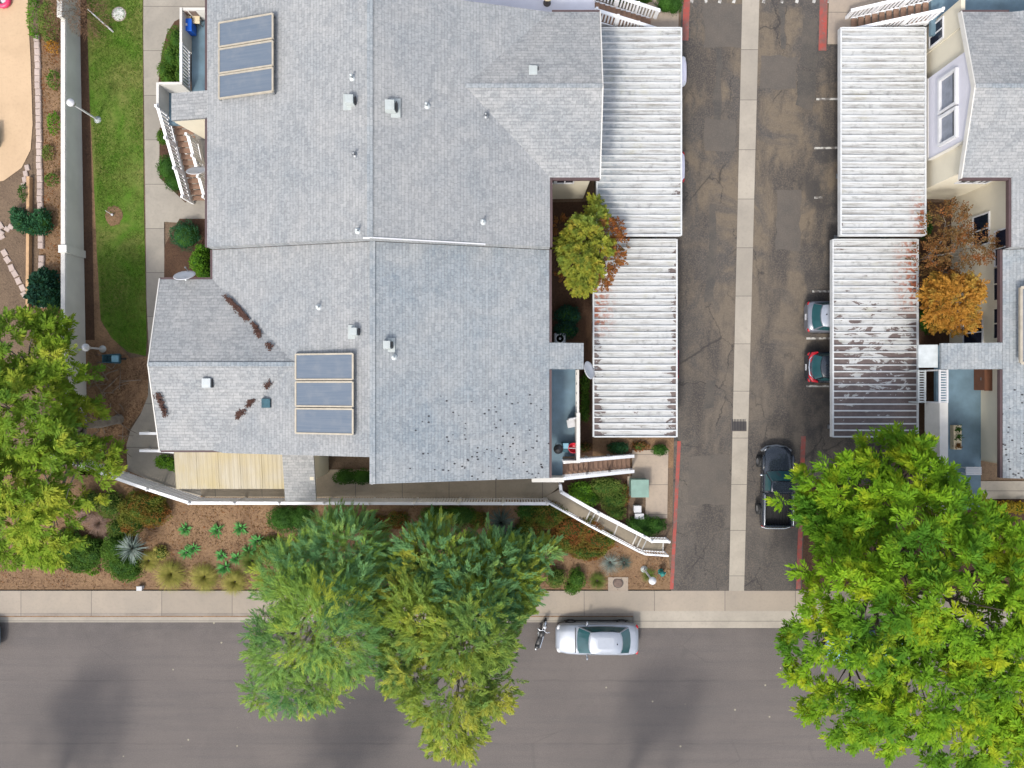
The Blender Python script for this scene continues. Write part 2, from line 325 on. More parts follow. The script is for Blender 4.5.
# ------------------------------------------------------------------ mesh builder
def root_loc(p):
    while p.parent: p = p.parent
    return p.location
class MB:
    def __init__(s, flip=False): s.v = []; s.f = []; s.flip = flip; s.mi = []; s.m = 0; s.sm = []
    def add(s, vs, fs, smooth=False):
        b = len(s.v)
        for p in vs:
            x, y, z = p; s.v.append((MIR - x if s.flip else x, y, z))
        for f in fs:
            f = [b + i for i in f]
            s.f.append(f[::-1] if s.flip else f); s.mi.append(s.m); s.sm.append(smooth)
        return s
    def box(s, x0, x1, y0, y1, z0, z1):
        vs = [(x, y, z) for z in (z0, z1) for y in (y0, y1) for x in (x0, x1)]
        return s.add(vs, [(0, 2, 3, 1), (4, 5, 7, 6), (0, 1, 5, 4), (2, 6, 7, 3), (0, 4, 6, 2), (1, 3, 7, 5)])
    def cbox(s, c, d, rz=0.0, rx=0.0):
        m = Matrix.Rotation(rz, 3, 'Z') @ Matrix.Rotation(rx, 3, 'X')
        vs = [Vector(c) + m @ Vector((x * d[0] / 2, y * d[1] / 2, z * d[2] / 2)) for z in (-1, 1) for y in (-1, 1) for x in (-1, 1)]
        return s.add(vs, [(0, 2, 3, 1), (4, 5, 7, 6), (0, 1, 5, 4), (2, 6, 7, 3), (0, 4, 6, 2), (1, 3, 7, 5)])
    def bar(s, a, b, w, h, up=(0, 0, 1)):
        a, b = Vector(a), Vector(b); d = (b - a).normalized(); u = Vector(up)
        sd = d.cross(u)
        if sd.length < 1e-4: sd = d.cross(Vector((1, 0, 0)))
        sd.normalize(); u = sd.cross(d).normalized()
        vs = [p + sd * i * w / 2 + u * j * h / 2 for p in (a, b) for j in (-1, 1) for i in (-1, 1)]
        return s.add(vs, [(0, 2, 3, 1), (4, 5, 7, 6), (0, 1, 5, 4), (2, 6, 7, 3), (0, 4, 6, 2), (1, 3, 7, 5)])
    def tube(s, pts, rad, n=8, cap=True):
        pts = [Vector(p) for p in pts]
        if not hasattr(rad, '__len__'): rad = [rad] * len(pts)
        rings = []; ref = Vector((0.31, 0.77, 0.55))
        for i, p in enumerate(pts):
            d = (pts[min(i + 1, len(pts) - 1)] - pts[max(i - 1, 0)]).normalized()
            a = d.cross(ref); a.normalize(); b = d.cross(a)
            rings.append([p + (a * math.cos(t) + b * math.sin(t)) * rad[i] for t in [2 * math.pi * k / n for k in range(n)]])
        vs = [q for r in rings for q in r]; fs = []
        for i in range(len(pts) - 1):
            for k in range(n):
                k2 = (k + 1) % n; fs.append((i * n + k, (i + 1) * n + k, (i + 1) * n + k2, i * n + k2))
        s.add(vs, fs, True)
        if cap: s.add(rings[0], [tuple(range(n))]); s.add(rings[-1], [tuple(range(n))[::-1]])
        return s
    def lathe(s, prof, c=(0, 0, 0), n=16, rz=0, smooth=True):
        vs = []; fs = []; c = Vector(c)
        for r, z in prof:
            for k in range(n):
                t = 2 * math.pi * k / n; vs.append(c + Vector((r * math.cos(t), r * math.sin(t), z)))
        for i in range(len(prof) - 1):
            for k in range(n):
                k2 = (k + 1) % n; fs.append((i * n + k, i * n + k2, (i + 1) * n + k2, (i + 1) * n + k))
        s.add(vs, fs, smooth)
        if prof[0][0] > 1e-4: s.add(vs[:n], [tuple(range(n))[::-1]])
        if prof[-1][0] > 1e-4: s.add(vs[-n:], [tuple(range(n))])
        return s
    def prism(s, poly, z0, z1):
        n = len(poly); vs = [(p[0], p[1], z0) for p in poly] + [(p[0], p[1], z1) for p in poly]
        a = sum(poly[i][0] * poly[(i + 1) % n][1] - poly[(i + 1) % n][0] * poly[i][1] for i in range(n))
        r = list(range(n)); fs = [tuple(r[::-1]), tuple(n + i for i in r)] + [(i, (i + 1) % n, n + (i + 1) % n, n + i) for i in r]
        if a < 0: fs = [f[::-1] for f in fs]
        return s.add(vs, fs)
    def slab(s, top, th):
        """a plate under a (sloping) polygon of 3-D points"""
        n = len(top); top = [Vector(p) for p in top]; vs = top + [p - Vector((0, 0, th)) for p in top]
        a = sum(top[i].x * top[(i + 1) % n].y - top[(i + 1) % n].x * top[i].y for i in range(n))
        fs = [tuple(range(n)), tuple(n + i for i in range(n))[::-1]] + [(i, n + i, n + (i + 1) % n, (i + 1) % n) for i in range(n)]
        if a < 0: fs = [f[::-1] for f in fs]
        return s.add(vs, fs)
    def wallpoly(s, pts, nrm, th):
        """a vertical plate: pts anticlockwise seen from outside, thickness inwards"""
        pts = [Vector(p) for p in pts]; n = len(pts); o = Vector(nrm) * -th
        vs = pts + [p + o for p in pts]
        return s.add(vs, [tuple(range(n)), tuple(n + i for i in range(n))[::-1]] + [(i, n + i, n + (i + 1) % n, (i + 1) % n) for i in range(n)])
    def ell(s, c, r, nu=16, nv=8, rough=0.0, half=False, seed=0):
        c = Vector(c); vs = []; fs = []
        for j in range(nv + 1):
            ph = (math.pi / 2 if not half else math.pi / 2) - (math.pi if not half else math.pi * .56) * j / nv
            for i in range(nu):
                t = 2 * math.pi * i / nu; d = Vector((math.cos(ph) * math.cos(t), math.cos(ph) * math.sin(t), math.sin(ph)))
                k = 1 + rough * noise.noise(d * 2.3 + Vector((seed, seed * 2.1, 0))); vs.append(c + Vector((d.x * r[0] * k, d.y * r[1] * k, d.z * r[2] * k)))
        for j in range(nv):
            for i in range(nu): i2 = (i + 1) % nu; fs.append((j * nu + i, (j + 1) * nu + i, (j + 1) * nu + i2, j * nu + i2))
        return s.add(vs, fs, True)
    def build(s, name, mat, parent=None, world=True, bevel=0.0, subdiv=0):
        me = bpy.data.meshes.new(name); o = bpy.data.objects.new(name, me)
        v = np.array([tuple(p) for p in s.v], dtype=float)
        if parent is not None:
            if world: v = v - np.array(root_loc(parent))
        elif world == 'origin':
            c = (v.min(0) + v.max(0)) / 2; c[2] = v[:, 2].min(); v = v - c; o.location = c
        me.from_pydata(v.tolist(), [], s.f)
        for m in (mat if isinstance(mat, (list, tuple)) else [mat]): me.materials.append(MATS[m])
        for p, i, sm in zip(me.polygons, s.mi, s.sm): p.material_index = i; p.use_smooth = sm
        me.update(); COL.objects.link(o)
        if parent is not None: o.parent = parent
        if bevel:
            b = o.modifiers.new('bevel', 'BEVEL'); b.width = bevel; b.segments = 2; b.limit_method = 'ANGLE'
        if subdiv:
            b = o.modifiers.new('subdiv', 'SUBSURF'); b.levels = b.render_levels = subdiv
        return o
def tag(o, label, cat, group=None, kind=None):
    if label: o['label'] = label
    if cat: o['category'] = cat
    if group: o['group'] = group
    if kind: o['kind'] = kind
    return o
def thing(name, label, cat, loc=(0, 0, 0), group=None):
    o = bpy.data.objects.new(name, None); o.empty_display_size = .3; o.location = loc; COL.objects.link(o)
    return tag(o, label, cat, group)
def one(mb, name, mat, label, cat, group=None, **kw):
    return tag(mb.build(name, mat, None, 'origin', **kw), label, cat, group)
def copy_tree(o, parent=None):
    c = o.copy(); COL.objects.link(c)
    if parent is not None: c.parent = parent
    for ch in [x for x in bpy.data.objects if x.parent == o]: copy_tree(ch, c)
    return c

# ------------------------------------------------------------------ ground sheets that follow the terrain
def sheet(name, poly, mat, off, kind='structure', step=.5, flat=None):
    """flat sheet over the terrain; poly = world XY"""
    bm = bmesh.new()
    f = bm.faces.new([bm.verts.new((p[0], p[1], 0)) for p in poly])
    xs = [p[0] for p in poly]; ys = [p[1] for p in poly]
    for axis, lo, hi in ((0, min(xs), max(xs)), (1, min(ys), max(ys))):
        k = math.ceil(lo / step)
        while k * step < hi:
            co = [0, 0, 0]; co[axis] = k * step; no = [0, 0, 0]; no[axis] = 1
            bmesh.ops.bisect_plane(bm, geom=bm.verts[:] + bm.edges[:] + bm.faces[:], plane_co=co, plane_no=no, dist=1e-5)
            k += 1
    bmesh.ops.triangulate(bm, faces=bm.faces[:])
    for v in bm.verts: v.co.z = (gz(v.co.x, v.co.y) if flat is None else flat) + off
    bm.normal_update()
    for f in bm.faces:
        if f.normal.z < 0: f.normal_flip()
    me = bpy.data.meshes.new(name); bm.to_mesh(me); bm.free(); me.materials.append(MATS[mat])
    o = bpy.data.objects.new(name, me); COL.objects.link(o)
    if kind: o['kind'] = kind
    return o
def gpoly(pts): return [tuple(G(*p)[:2]) for p in pts]

# ------------------------------------------------------------------ foliage
def leaves_mesh(P0, D, L, W, droop=0.0, fold=.12, up=None):
    """diamond leaves: base points P0, directions D, lengths L, widths W (numpy)"""
    n = len(P0); D = D / (np.linalg.norm(D, axis=1, keepdims=True) + 1e-9)
    U = np.tile([0, 0, 1.0], (n, 1)) if up is None else up
    U = U + rng.normal(0, .35, (n, 3))
    Sd = np.cross(D, U); Sd /= (np.linalg.norm(Sd, axis=1, keepdims=True) + 1e-9)
    N = np.cross(Sd, D)
    L = L[:, None]; W = W[:, None]
    mid = P0 + D * L * .45 + N * L * fold * .5
    tip = P0 + D * L - np.array([0, 0, 1.0]) * L * droop
    V = np.stack([P0, mid + Sd * W / 2, tip, mid - Sd * W / 2], 1).reshape(-1, 3)
    return V
def leaf_object(name, V, mat, parent=None):
    n = len(V) // 4; me = bpy.data.meshes.new(name)
    o = bpy.data.objects.new(name, me)
    if parent is not None: V = V - np.array(root_loc(parent)); o.parent = parent
    me.vertices.add(len(V)); me.vertices.foreach_set('co', V.astype(np.float32).ravel())
    me.loops.add(4 * n); me.loops.foreach_set('vertex_index', np.arange(4 * n, dtype=np.int32))
    me.polygons.add(n); me.polygons.foreach_set('loop_start', np.arange(0, 4 * n, 4, dtype=np.int32))
    me.update(calc_edges=True); me.materials.append(MATS[mat]); COL.objects.link(o)
    return o
def sprays(P0, D, k, L, W, spread=1.0, droop=.15, axis_len=.5):
    """each spray: an axis from P0 along D with k leaflets set alternately left and right"""
    n = len(P0); D = D / (np.linalg.norm(D, axis=1, keepdims=True) + 1e-9)
    Sd = np.cross(D, np.tile([0, 0, 1.0], (n, 1)) + rng.normal(0, .2, (n, 3))); Sd /= (np.linalg.norm(Sd, axis=1, keepdims=True) + 1e-9)
    out = []
    sc = rng.uniform(.75, 1.25, n)[:, None]
    for i in range(k):
        t = (i + .5) / k; side = 1 if i % 2 else -1
        base = P0 + D * axis_len * t * sc - np.array([0, 0, 1.0]) * droop * axis_len * t * t * sc
        ang = spread * (1 - .75 * t)
        d = D * math.cos(ang) + Sd * side * math.sin(ang) + rng.normal(0, .12, (n, 3)); d[:, 2] -= droop * t
        l = L * rng.uniform(.75, 1.2, n) * (1.05 - .35 * abs(t - .45)) * sc[:, 0]
        out.append(leaves_mesh(base, d, l, W * rng.uniform(.8, 1.25, n) * sc[:, 0], droop * .3))
    return np.concatenate(out)
def lobe_points(lobes, n, inner=.72, up_bias=.25, gap=.0, gap_scale=.6, seed=0.0, zmin=-.55):
    vol = np.array([l[3] * l[4] + .5 * l[3] * l[5] for l in lobes]); cnt = rng.multinomial(n, vol / vol.sum())
    PP = []; DD = []
    for l, c in zip(lobes, cnt):
        d = rng.normal(0, 1, (c * 2, 3)); d[:, 2] += up_bias; d /= np.linalg.norm(d, axis=1, keepdims=True); d = d[d[:, 2] > zmin][:c]
        r = (inner ** 3 + (1 - inner ** 3) * rng.random(len(d))) ** (1 / 3)
        wob = np.array([1 + .30 * noise.noise(Vector(x) * 2.1 + Vector((seed + l[0], l[1], 0))) for x in d])
        p = np.array(l[:3]) + d * (r * wob)[:, None] * np.array(l[3:6])
        if gap:
            keep = np.array([noise.noise(Vector(q) * gap_scale + Vector((seed, 5.1, seed * 2))) > gap - 1 for q in p], dtype=bool); p, d = p[keep], d[keep]
        PP.append(p); DD.append(d)
    return np.concatenate(PP), np.concatenate(DD)
def limbs(mb, base, top_frac, lobes, r0, seed=1, lean=None):
    """a tapered trunk that forks into one limb for each lobe, each limb with twigs"""
    rd = random.Random(seed); base = Vector(base); c = sum((Vector(l[:3]) for l in lobes), Vector()) / len(lobes)
    fork = base.lerp(Vector((base.x * .6 + c.x * .4, base.y * .6 + c.y * .4, c.z)), top_frac)
    if lean is not None: fork = Vector(lean)
    mid = base.lerp(fork, .5) + Vector((rd.uniform(-.15, .15), rd.uniform(-.15, .15), 0))
    mb.tube([base, base + (mid - base) * .15, mid, fork], [r0 * 1.35, r0, r0 * .85, r0 * .7], 10)
    for l in lobes:
        e = Vector(l[:3]); m = fork.lerp(e, .5) + Vector((rd.uniform(-.3, .3), rd.uniform(-.3, .3), rd.uniform(0, .4)))
        mb.tube([fork - (fork - mid).normalized() * .1, fork.lerp(m, .5), m, e], [r0 * .5, r0 * .42, r0 * .32, r0 * .16], 7)
        for _ in range(5):
            d = Vector((rd.gauss(0, 1), rd.gauss(0, 1), rd.gauss(.3, .7))).normalized()
            q = e + Vector((d.x * l[3], d.y * l[4], d.z * l[5])) * rd.uniform(.6, .9); s_ = m.lerp(e, rd.uniform(.2, .9))
            mb.tube([s_, s_.lerp(q, .5) + Vector((0, 0, .15)), q], [r0 * .18, r0 * .12, r0 * .05], 5)
# ================================================================== GROUND
def terrain():
    lines = lambda: [-400, -200, -100, -60] + [x * .5 for x in range(-80, 121)] + [80, 120, 220, 400]
    xs = lines(); ys = lines(); vs = []; fs = []
    for y in ys:
        for x in xs: vs.append((x, y, gz(x, y) - (.22 if y <= -11.5 else 0)))
    n = len(xs)
    for j in range(len(ys) - 1):
        for i in range(n - 1): fs.append((j * n + i, j * n + i + 1, (j + 1) * n + i + 1, (j + 1) * n + i))
    m = MB(); m.add(vs, fs); o = m.build('ground', 'dry_soil'); o['kind'] = 'structure'
terrain()
sheet('street', [(-120, -60), (120, -60), (120, -13.58), (-120, -13.58)], 'asphalt_street', 0, step=20, flat=0.0)
def struct(mb, name, mat): o = mb.build(name, mat); o['kind'] = 'structure'; return o
k = MB(); k.box(-120, 6.9, -13.02, -11.75, -.2, .13); k.box(16.7, 120, -13.02, -11.75, -.2, .13); k.box(6.9, 16.7, -12.9, -11.75, -.2, .13); struct(k, 'sidewalk', 'concrete_walk')
k = MB()
for x0, x1 in ((-120, 6.9), (16.7, 120)): k.box(x0, x1, -13.18, -13.022, -.2, .135)
struct(k, 'kerb', 'concrete_kerb')
k = MB()
for x0, x1 in ((-120, 6.9), (16.7, 120)): k.box(x0, x1, -13.58, -13.182, -.2, .012)
k.add([(6.9, -13.9, -.05), (16.7, -13.9, -.05), (16.7, -12.9, -.05), (6.9, -12.9, -.05), (6.9, -13.9, .012), (16.7, -13.9, .012), (16.7, -12.902, .125), (6.9, -12.902, .125)],
      [(4, 5, 6, 7), (0, 1, 5, 4), (1, 2, 6, 5), (3, 0, 4, 7), (2, 3, 7, 6)])
struct(k, 'gutter', 'concrete_gutter')
k = MB(); k.box(-120, 6.9, -13.27, -13.19, .0, .03); o = k.build('fallen_leaves', 'leaf_litter'); o['kind'] = 'stuff'
sheet('driveway', [(9.05, -11.75), (16.45, -11.75), (16.45, -5.6), (21.25, -5.6), (21.25, 19), (16.45, 19), (16.45, 40), (9.05, 40), (9.05, 19), (4.5, 19), (4.5, -2.9), (9.05, -2.9)], 'asphalt_drive', .03)
sheet('drain_strip', [(12.32, -11.75), (13.18, -11.75), (13.22, 40), (12.28, 40)], 'concrete_gutter', .045)
def ragged(poly, a=.09, st=.45):
    out = []
    for i in range(len(poly)):
        p, q = Vector((*poly[i], 0)), Vector((*poly[(i + 1) % len(poly)], 0)); n_ = max(2, int((q - p).length / st)); nn = Vector((-(q - p).y, (q - p).x, 0)).normalized()
        for k_ in range(n_): r_ = p.lerp(q, k_ / n_) + nn * random.uniform(-a, a); out.append((r_.x, r_.y))
    return out
for q in ([(704, 2), (743, 4), (742, 49), (704, 48)], [(761, 56), (797, 57), (796, 90), (760, 89)], [(705, 118), (736, 119), (735, 152), (704, 151)], [(689, 456), (729, 455), (726, 505), (688, 505)], [(776, 190), (800, 190), (800, 250), (775, 250)]):
    sheet('asphalt_patch', ragged(gpoly(q)), 'asphalt_patch', .038)
for q in ([(716, 48), (722, 48), (720, 120), (713, 120)], [(709, 205), (717, 204), (714, 300), (705, 302)], [(779, 0), (786, 0), (785, 50), (780, 50)], [(706, 381), (716, 380), (714, 408), (703, 410)], [(803, 20), (818, 18), (816, 70), (800, 66)], [(798, 70), (816, 72), (812, 110), (796, 105)]):
    sheet('asphalt_patch', ragged(gpoly(q)), 'asphalt_patch_dark', .0345)
def strip(name, a, b, w, mat, off=.05):
    a, b = G(*a), G(*b); d = (b - a).normalized(); n = Vector((-d.y, d.x, 0)) * w / 2
    return sheet(name, [(a - n)[:2], (b - n)[:2], (b + n)[:2], (a + n)[:2]], mat, off)
strip('red_kerb_paint', (687, -10), (685, 41), .34, 'red_kerb'); strip('red_kerb_paint', (679, 441), (671.5, 589), .2, 'red_kerb')
strip('red_kerb_paint', (823.5, -10), (822, 51), .42, 'red_kerb'); strip('red_kerb_paint', (803, 436), (798, 589), .26, 'red_kerb')
for a, b in (((816, 99.5), (838, 99.3)), ((814, 148.5), (840, 148)), ((814, 198), (822, 197.5)), ((812, 291.5), (834, 291.5)), ((806, 338.5), (834, 338.2)), ((806, 386), (832, 386))):
    strip('parking_line', a, b, .11, 'line_paint')
for x in (690, 704, 718, 732, 762, 780, 795, 812, 827, 842):
    strip('parking_line', (x, 1.6), (x + 3, 2.4), .16, 'line_paint')
# west side
sheet('lawn', gpoly([(86, -30), (143, -30), (143, 60), (144, 200), (147, 340), (146, 356), (128, 352), (112, 338), (101, 320), (97, 250), (94, 180), (90, 100), (88, 40)]), 'lawn_soil', .03)
sheet('mulch_bed', gpoly([(76, -30), (90, -30), (91, 100), (95, 180), (98, 250), (103, 325), (130, 358), (151, 356), (150, 400), (128, 430), (126, 475), (80, 475), (80, 300)]), 'leaf_litter', .02)
sheet('mulch_bed', gpoly([(80, -30), (88, -30), (90, 100), (92, 180), (93, 250), (95, 340), (84, 340), (80, 100)]), 'dark_mulch', .028)
sheet('path', gpoly([(144, -40), (230, -40), (230, 70), (215, 225), (164.5, 222), (165, 300), (230, 300), (230, 470), (200, 497), (160, 485), (128, 470), (127, 445), (131, 430), (141, 414), (148.5, 396), (149.5, 355), (147, 300), (145.5, 180)]), 'concrete_path', .05)
sheet('planting_bed', gpoly([(160, 72), (162, 55), (167, 35), (175, 22), (190, 14), (215, 14), (215, 92), (158, 92)]), 'dark_mulch', .062)
sheet('planting_bed', gpoly([(160, 128), (182, 128), (194, 192), (186, 203), (160, 178)]), 'dark_mulch', .062)
sheet('planting_bed', gpoly([(165, 246), (180, 219), (230, 219), (230, 290), (164.5, 290)]), 'dark_mulch', .062)
sheet('patio', gpoly([(-200, -60), (26, -60), (31, 60), (33, 125), (31, 150), (22, 168), (4, 181), (-200, 210)]), 'patio_peach', .035)
sheet('planting_strip', gpoly([(40, -60), (64, -60), (64, 330), (40, 330)]), 'mulch', .02)
sheet('bare_ground', gpoly([(-200, 215), (3, 183), (24, 168), (33, 150), (33, 330), (-200, 330)]), 'dry_soil', .02)
# south bed and walkway
sheet('mulch_bed', gpoly([(-300, 470), (100, 470), (200, 496), (545, 498), (640, 550), (668, 552), (672, 589.5), (-300, 589.5)]), 'mulch', .02)
sheet('mulch_bed', [(1.2, -4.8), (6.55, -4.8), (6.55, -8.4), (4.8, -8.1), (1.6, -6.2)], 'dark_mulch', .022)
sheet('courtyard_soil', [(1.0, -4.0), (4.5, -4.0), (4.5, 10), (1.0, 10)], 'dark_mulch', .03)
sheet('courtyard_soil', [(MIR - 4.5, -4.0), (MIR - 1.0, -4.0), (MIR - 1.0, 10), (MIR - 4.5, 10)], 'dark_mulch', .03)
sheet('mulch_bed', [(4.5, -4.7), (9.05, -4.7), (9.05, -2.9), (4.5, -2.9)], 'mulch', .024)
sheet('mulch_bed', [(16.45, -11.75), (40, -11.75), (40, -6.7), (16.45, -5.6)], 'dark_mulch', .024)
sheet('walkway', [tuple(G(203, 497)[:2]), tuple(G(545, 498)[:2]), (2.6, -5.75), (2.6, -4.75), (-10.2, -4.75), (-17.6, -4.6)], 'concrete_ramp', .055)
sheet('walkway', [(22.6, -6.4), (40, -6.4), (40, -5.4), (22.6, -5.4)], 'concrete_path', .055)
sheet('pavement', gpoly([(632, 450), (668, 450), (667, 518), (645, 518), (646, 478), (632, 478)]), 'concrete_pad', .08)
sheet('pavement', [(16.9, 18.2), (30, 18.2), (30, 40), (16.9, 40)], 'concrete_pad', .09)
sheet('pavement', [(4.6, 18.4), (8.9, 18.4), (8.9, 40), (4.6, 40)], 'concrete_pad', .09)
sheet('manhole_pad', gpoly([(608, 577), (628, 577), (628, 590.5), (608, 590.5)]), 'concrete_pad', .05)
# ramp: three landings and two short flights
def pxslab(mb, q, z, th=.5): mb.slab([P(a, b, z) for a, b in q], th)
rm = MB()
U = [(559, 489.5), (591.5, 508.5), (596.3, 511), (601, 513.5), (638.5, 532), (643, 534.5), (648, 537), (664, 538)]
L = [(544, 497.5), (585.5, 520.5), (590, 523), (595, 525.5), (632.5, 544.5), (637, 547), (642, 549.5), (663, 551)]
zs = [.99, .87, .75, .64, .55, .46, .38]
for i, z in enumerate(zs): pxslab(rm, [U[i], U[i + 1], L[i + 1], L[i]], z, .35)
struct(rm, 'ramp', 'concrete_ramp')
nz = MB()
for i in (1, 2, 3, 4, 5, 6):
    z = zs[i - 1]; nz.bar(P(*U[i], z + .004), P(*L[i], z + .004), .07, .02)
nz.bar(P(619, 521.5, .645), P(614, 535, .645), .07, .02); nz.bar(P(663.6, 538.5, .385), P(662.8, 551, .385), .07, .02)
struct(nz, 'step_nosing', 'white_wall_top')

# ================================================================== RAILINGS, WALL, EDGING
def railing_parts(root, pts, h, post_every=2.4, rails=(.12, 1.0), bal=.15, mat='rail_white', cap=.11, balw=.035, kn=True, post=.11):
    """posts (parts), top and bottom rails, balusters; pts are 3-D ground points"""
    rl = MB(); bl = MB(); n_post = []
    for i in range(len(pts) - 1):
        a, b = Vector(pts[i]), Vector(pts[i + 1]); d = b - a; ln = d.length; up = Vector((0, 0, 1))
        rl.bar(a + up * h, b + up * h, cap, .07); rl.bar(a + up * rails[0], b + up * rails[0], .05, .06); rl.bar(a + up * (h - .13), b + up * (h - .13), .05, .06)
        nb = max(1, int(ln / bal))
        for q in range(1, nb): p = a + d * q / nb; bl.bar(p + up * rails[0], p + up * (h - .1), balw, balw, up=d)
        np_ = max(1, round(ln / post_every))
        for q in range(np_ + (i == len(pts) - 2)): n_post.append(a + d * q / np_)
    r_ = rl.build('rail', mat, root); b_ = bl.build('balusters', mat, root)
    for p in n_post:
        m = MB(); m.cbox(p + Vector((0, 0, (h + .08) / 2)), (post, post, h + .08))
        if kn: m.lathe([(.08, 0), (.085, .04), (.05, .07), (.0, .10)], p + Vector((0, 0, h + .081)), 8)
        m.build('post', mat, root)
def railing(label, pts, h, **kw):
    r_ = thing('railing', label, 'railing', tuple(pts[0])); railing_parts(r_, pts, h, **kw); return r_
zw = 1.0
railing('long white picket railing along the south walkway above the planted slope', [P(60, 449, zw), P(163, 485, zw), P(203, 498, zw), P(375, 498.3, zw), P(546, 498.6, zw)], 1.65, bal=.15, balw=.085, cap=.16)
railing('white metal handrail on the street side of the ramp with two short flights', [P(544, 498, .97), P(589, 523, .8), P(635, 547, .5), P(642, 550, .37), P(664, 551.5, .36)], 1.0, cap=.1, kn=False, post=.07)
railing('white metal handrail on the hedge side of the ramp below the stairs', [P(559, 482, .97), P(560, 489.5, .97), P(596, 510, .8), P(641, 533, .5), P(648, 537, .37), P(665, 537.5, .36)], 1.0, cap=.17, kn=True, post=.08)

bw = thing('boundary_wall', 'long grey plastered boundary wall with a pale cap beside the lawn', 'wall', (-23.75, 8, 1))
m = MB(); m.box(-23.85, -23.65, -2.2, 19.3, .5, 2.82); m.box(-23.86, -23.64, 19.3, 40, .5, 3.1); m.build('wall', 'wall_grey', bw)
m = MB(); m.box(-23.89, -23.67, -2.2, 19.3, 2.822, 2.88); m.box(-23.92, -23.66, 19.3, 40, 3.102, 3.16); m.build('cap', 'white_wall_top', bw)
m = MB(); m.box(-23.98, -23.55, 6.95, 7.35, .5, 2.95); m.build('pilaster', 'wall_grey', bw)

ys = [G(36.5, y).y for y in (36, 328)]
blk = None; n = 44
for i in range(n):
    y = ys[0] + (ys[1] - ys[0]) * (i + .5) / n
    if i % 9 == 5 and i > 30: continue
    x = -25.97 + .02 * random.uniform(-1, 1)
    if blk is None:
        m = MB(); m.cbox((0, 0, .06), (.30, .345, .20)); m.cbox((.0, 0, .170), (.25, .30, .02)); blk = m.build('edging_block', 'block', bevel=.02); o = blk
        tag(o, 'pale concrete block in the straight row edging the planting strip west of the grey wall', 'edging block', 'concrete blocks edging the planting strip')
    else: o = blk.copy(); COL.objects.link(o)
    o.location = (x, y, gz(x, y) - .02); o.rotation_euler.z = random.uniform(-.04, .04)
a, b = G(31.5, 178), G(30.5, 312)
m = MB(); m.bar(a + Vector((0, 0, .12)), b + Vector((0, 0, .12)), .16, .34); one(m, 'edging_board', 'wood_board', 'long tan timber board edging the bare ground beside the block row', 'edging board')
st = None
pts = [(1, 226), (5, 253), (8, 260), (12, 268), (15.5, 274), (19, 281), (23, 288), (25, 295), (2, 236)]
for i, q in enumerate(pts):
    p = G(*q)
    if st is None:
        m = MB(); m.cbox((0, 0, .03), (.30, .36, .08)); m.cbox((0.02, .01, .075), (.24, .28, .012)); st = m.build('stepping_stone', 'block', bevel=.02); o = st
        tag(st, 'small square pale stepping stone in the curved line across the bare ground', 'stepping stone', 'stepping stones across the bare ground')
    else: o = st.copy(); COL.objects.link(o)
    o.location = p; o.rotation_euler.z = .5 + random.uniform(-.2, .2)
st2 = None
for i, q in enumerate([(28, 168), (26.5, 174), (25.5, 180), (24.5, 186), (2, 233), (8, 229.5), (12, 227)]):
    p = G(*q); o = blk.copy(); COL.objects.link(o); o.location = p; o.rotation_euler.z = .2 if i < 4 else 1.0; o.scale = (.8, .9, .6)
    g = 'border stones round the bare ground'; o['group'] = g; o['label'] = 'pale stone in the short broken border of the bare ground below the peach patio'; o['category'] = 'border stone'
# ================================================================== BUILDINGS
EN, ES = 6.8, 6.2                                  # eave heights, north and south units
DZ = .06                                           # roof thickness
def vent_box(name, root, mat, c, s=.42, h=.34, dark_side='E'):
    m = MB(); x, y, z = c
    m.add([(x - s / 2, y - s / 2, z - .1), (x + s / 2, y - s / 2, z - .1), (x + s / 2, y + s / 2, z - .1), (x - s / 2, y + s / 2, z - .1),
           (x - s * .38, y - s * .42, z + h), (x + s * .38, y - s * .42, z + h * .9), (x + s * .38, y + s * .42, z + h * .9), (x - s * .38, y + s * .42, z + h)],
          [(4, 5, 6, 7), (0, 1, 5, 4), (1, 2, 6, 5), (2, 3, 7, 6), (3, 0, 4, 7)])
    m.box(x - s * .8, x + s * .8, y - s * .8, y + s * .8, z - .09, z - .0)
    return m.build(name, mat, root)
def window(root, plane, u0, u1, z0, z1, at, flip=False, split='v', glass='window_glass', out=-1, fr=.07, frame_mat='white_paint'):
    """plane 'x': wall of constant X=at (u along Y), facing west in left-building coordinates if out<0; plane 'y': wall of constant Y=at"""
    f = MB(flip); g = MB(flip)
    def bx(m, ua, ub, za, zb, d0, d1):
        a, b = sorted((at + out * d0, at + out * d1))
        if plane == 'x': m.box(a, b, ua, ub, za, zb)
        else: m.box(ua, ub, a, b, za, zb)
    bx(f, u0 - fr, u0, z0 - fr, z1 + fr, -.02, .06); bx(f, u1, u1 + fr, z0 - fr, z1 + fr, -.02, .06)
    bx(f, u0, u1, z0 - fr, z0, -.02, .06); bx(f, u0, u1, z1, z1 + fr, -.02, .06)
    if split == 'v': bx(f, (u0 + u1) / 2 - .03, (u0 + u1) / 2 + .03, z0, z1, -.02, .05)
    bx(g, u0, u1, z0, z1, -.02, .02)
    w = f.build('window_frame', frame_mat, root); g.build('pane', glass, w); return w

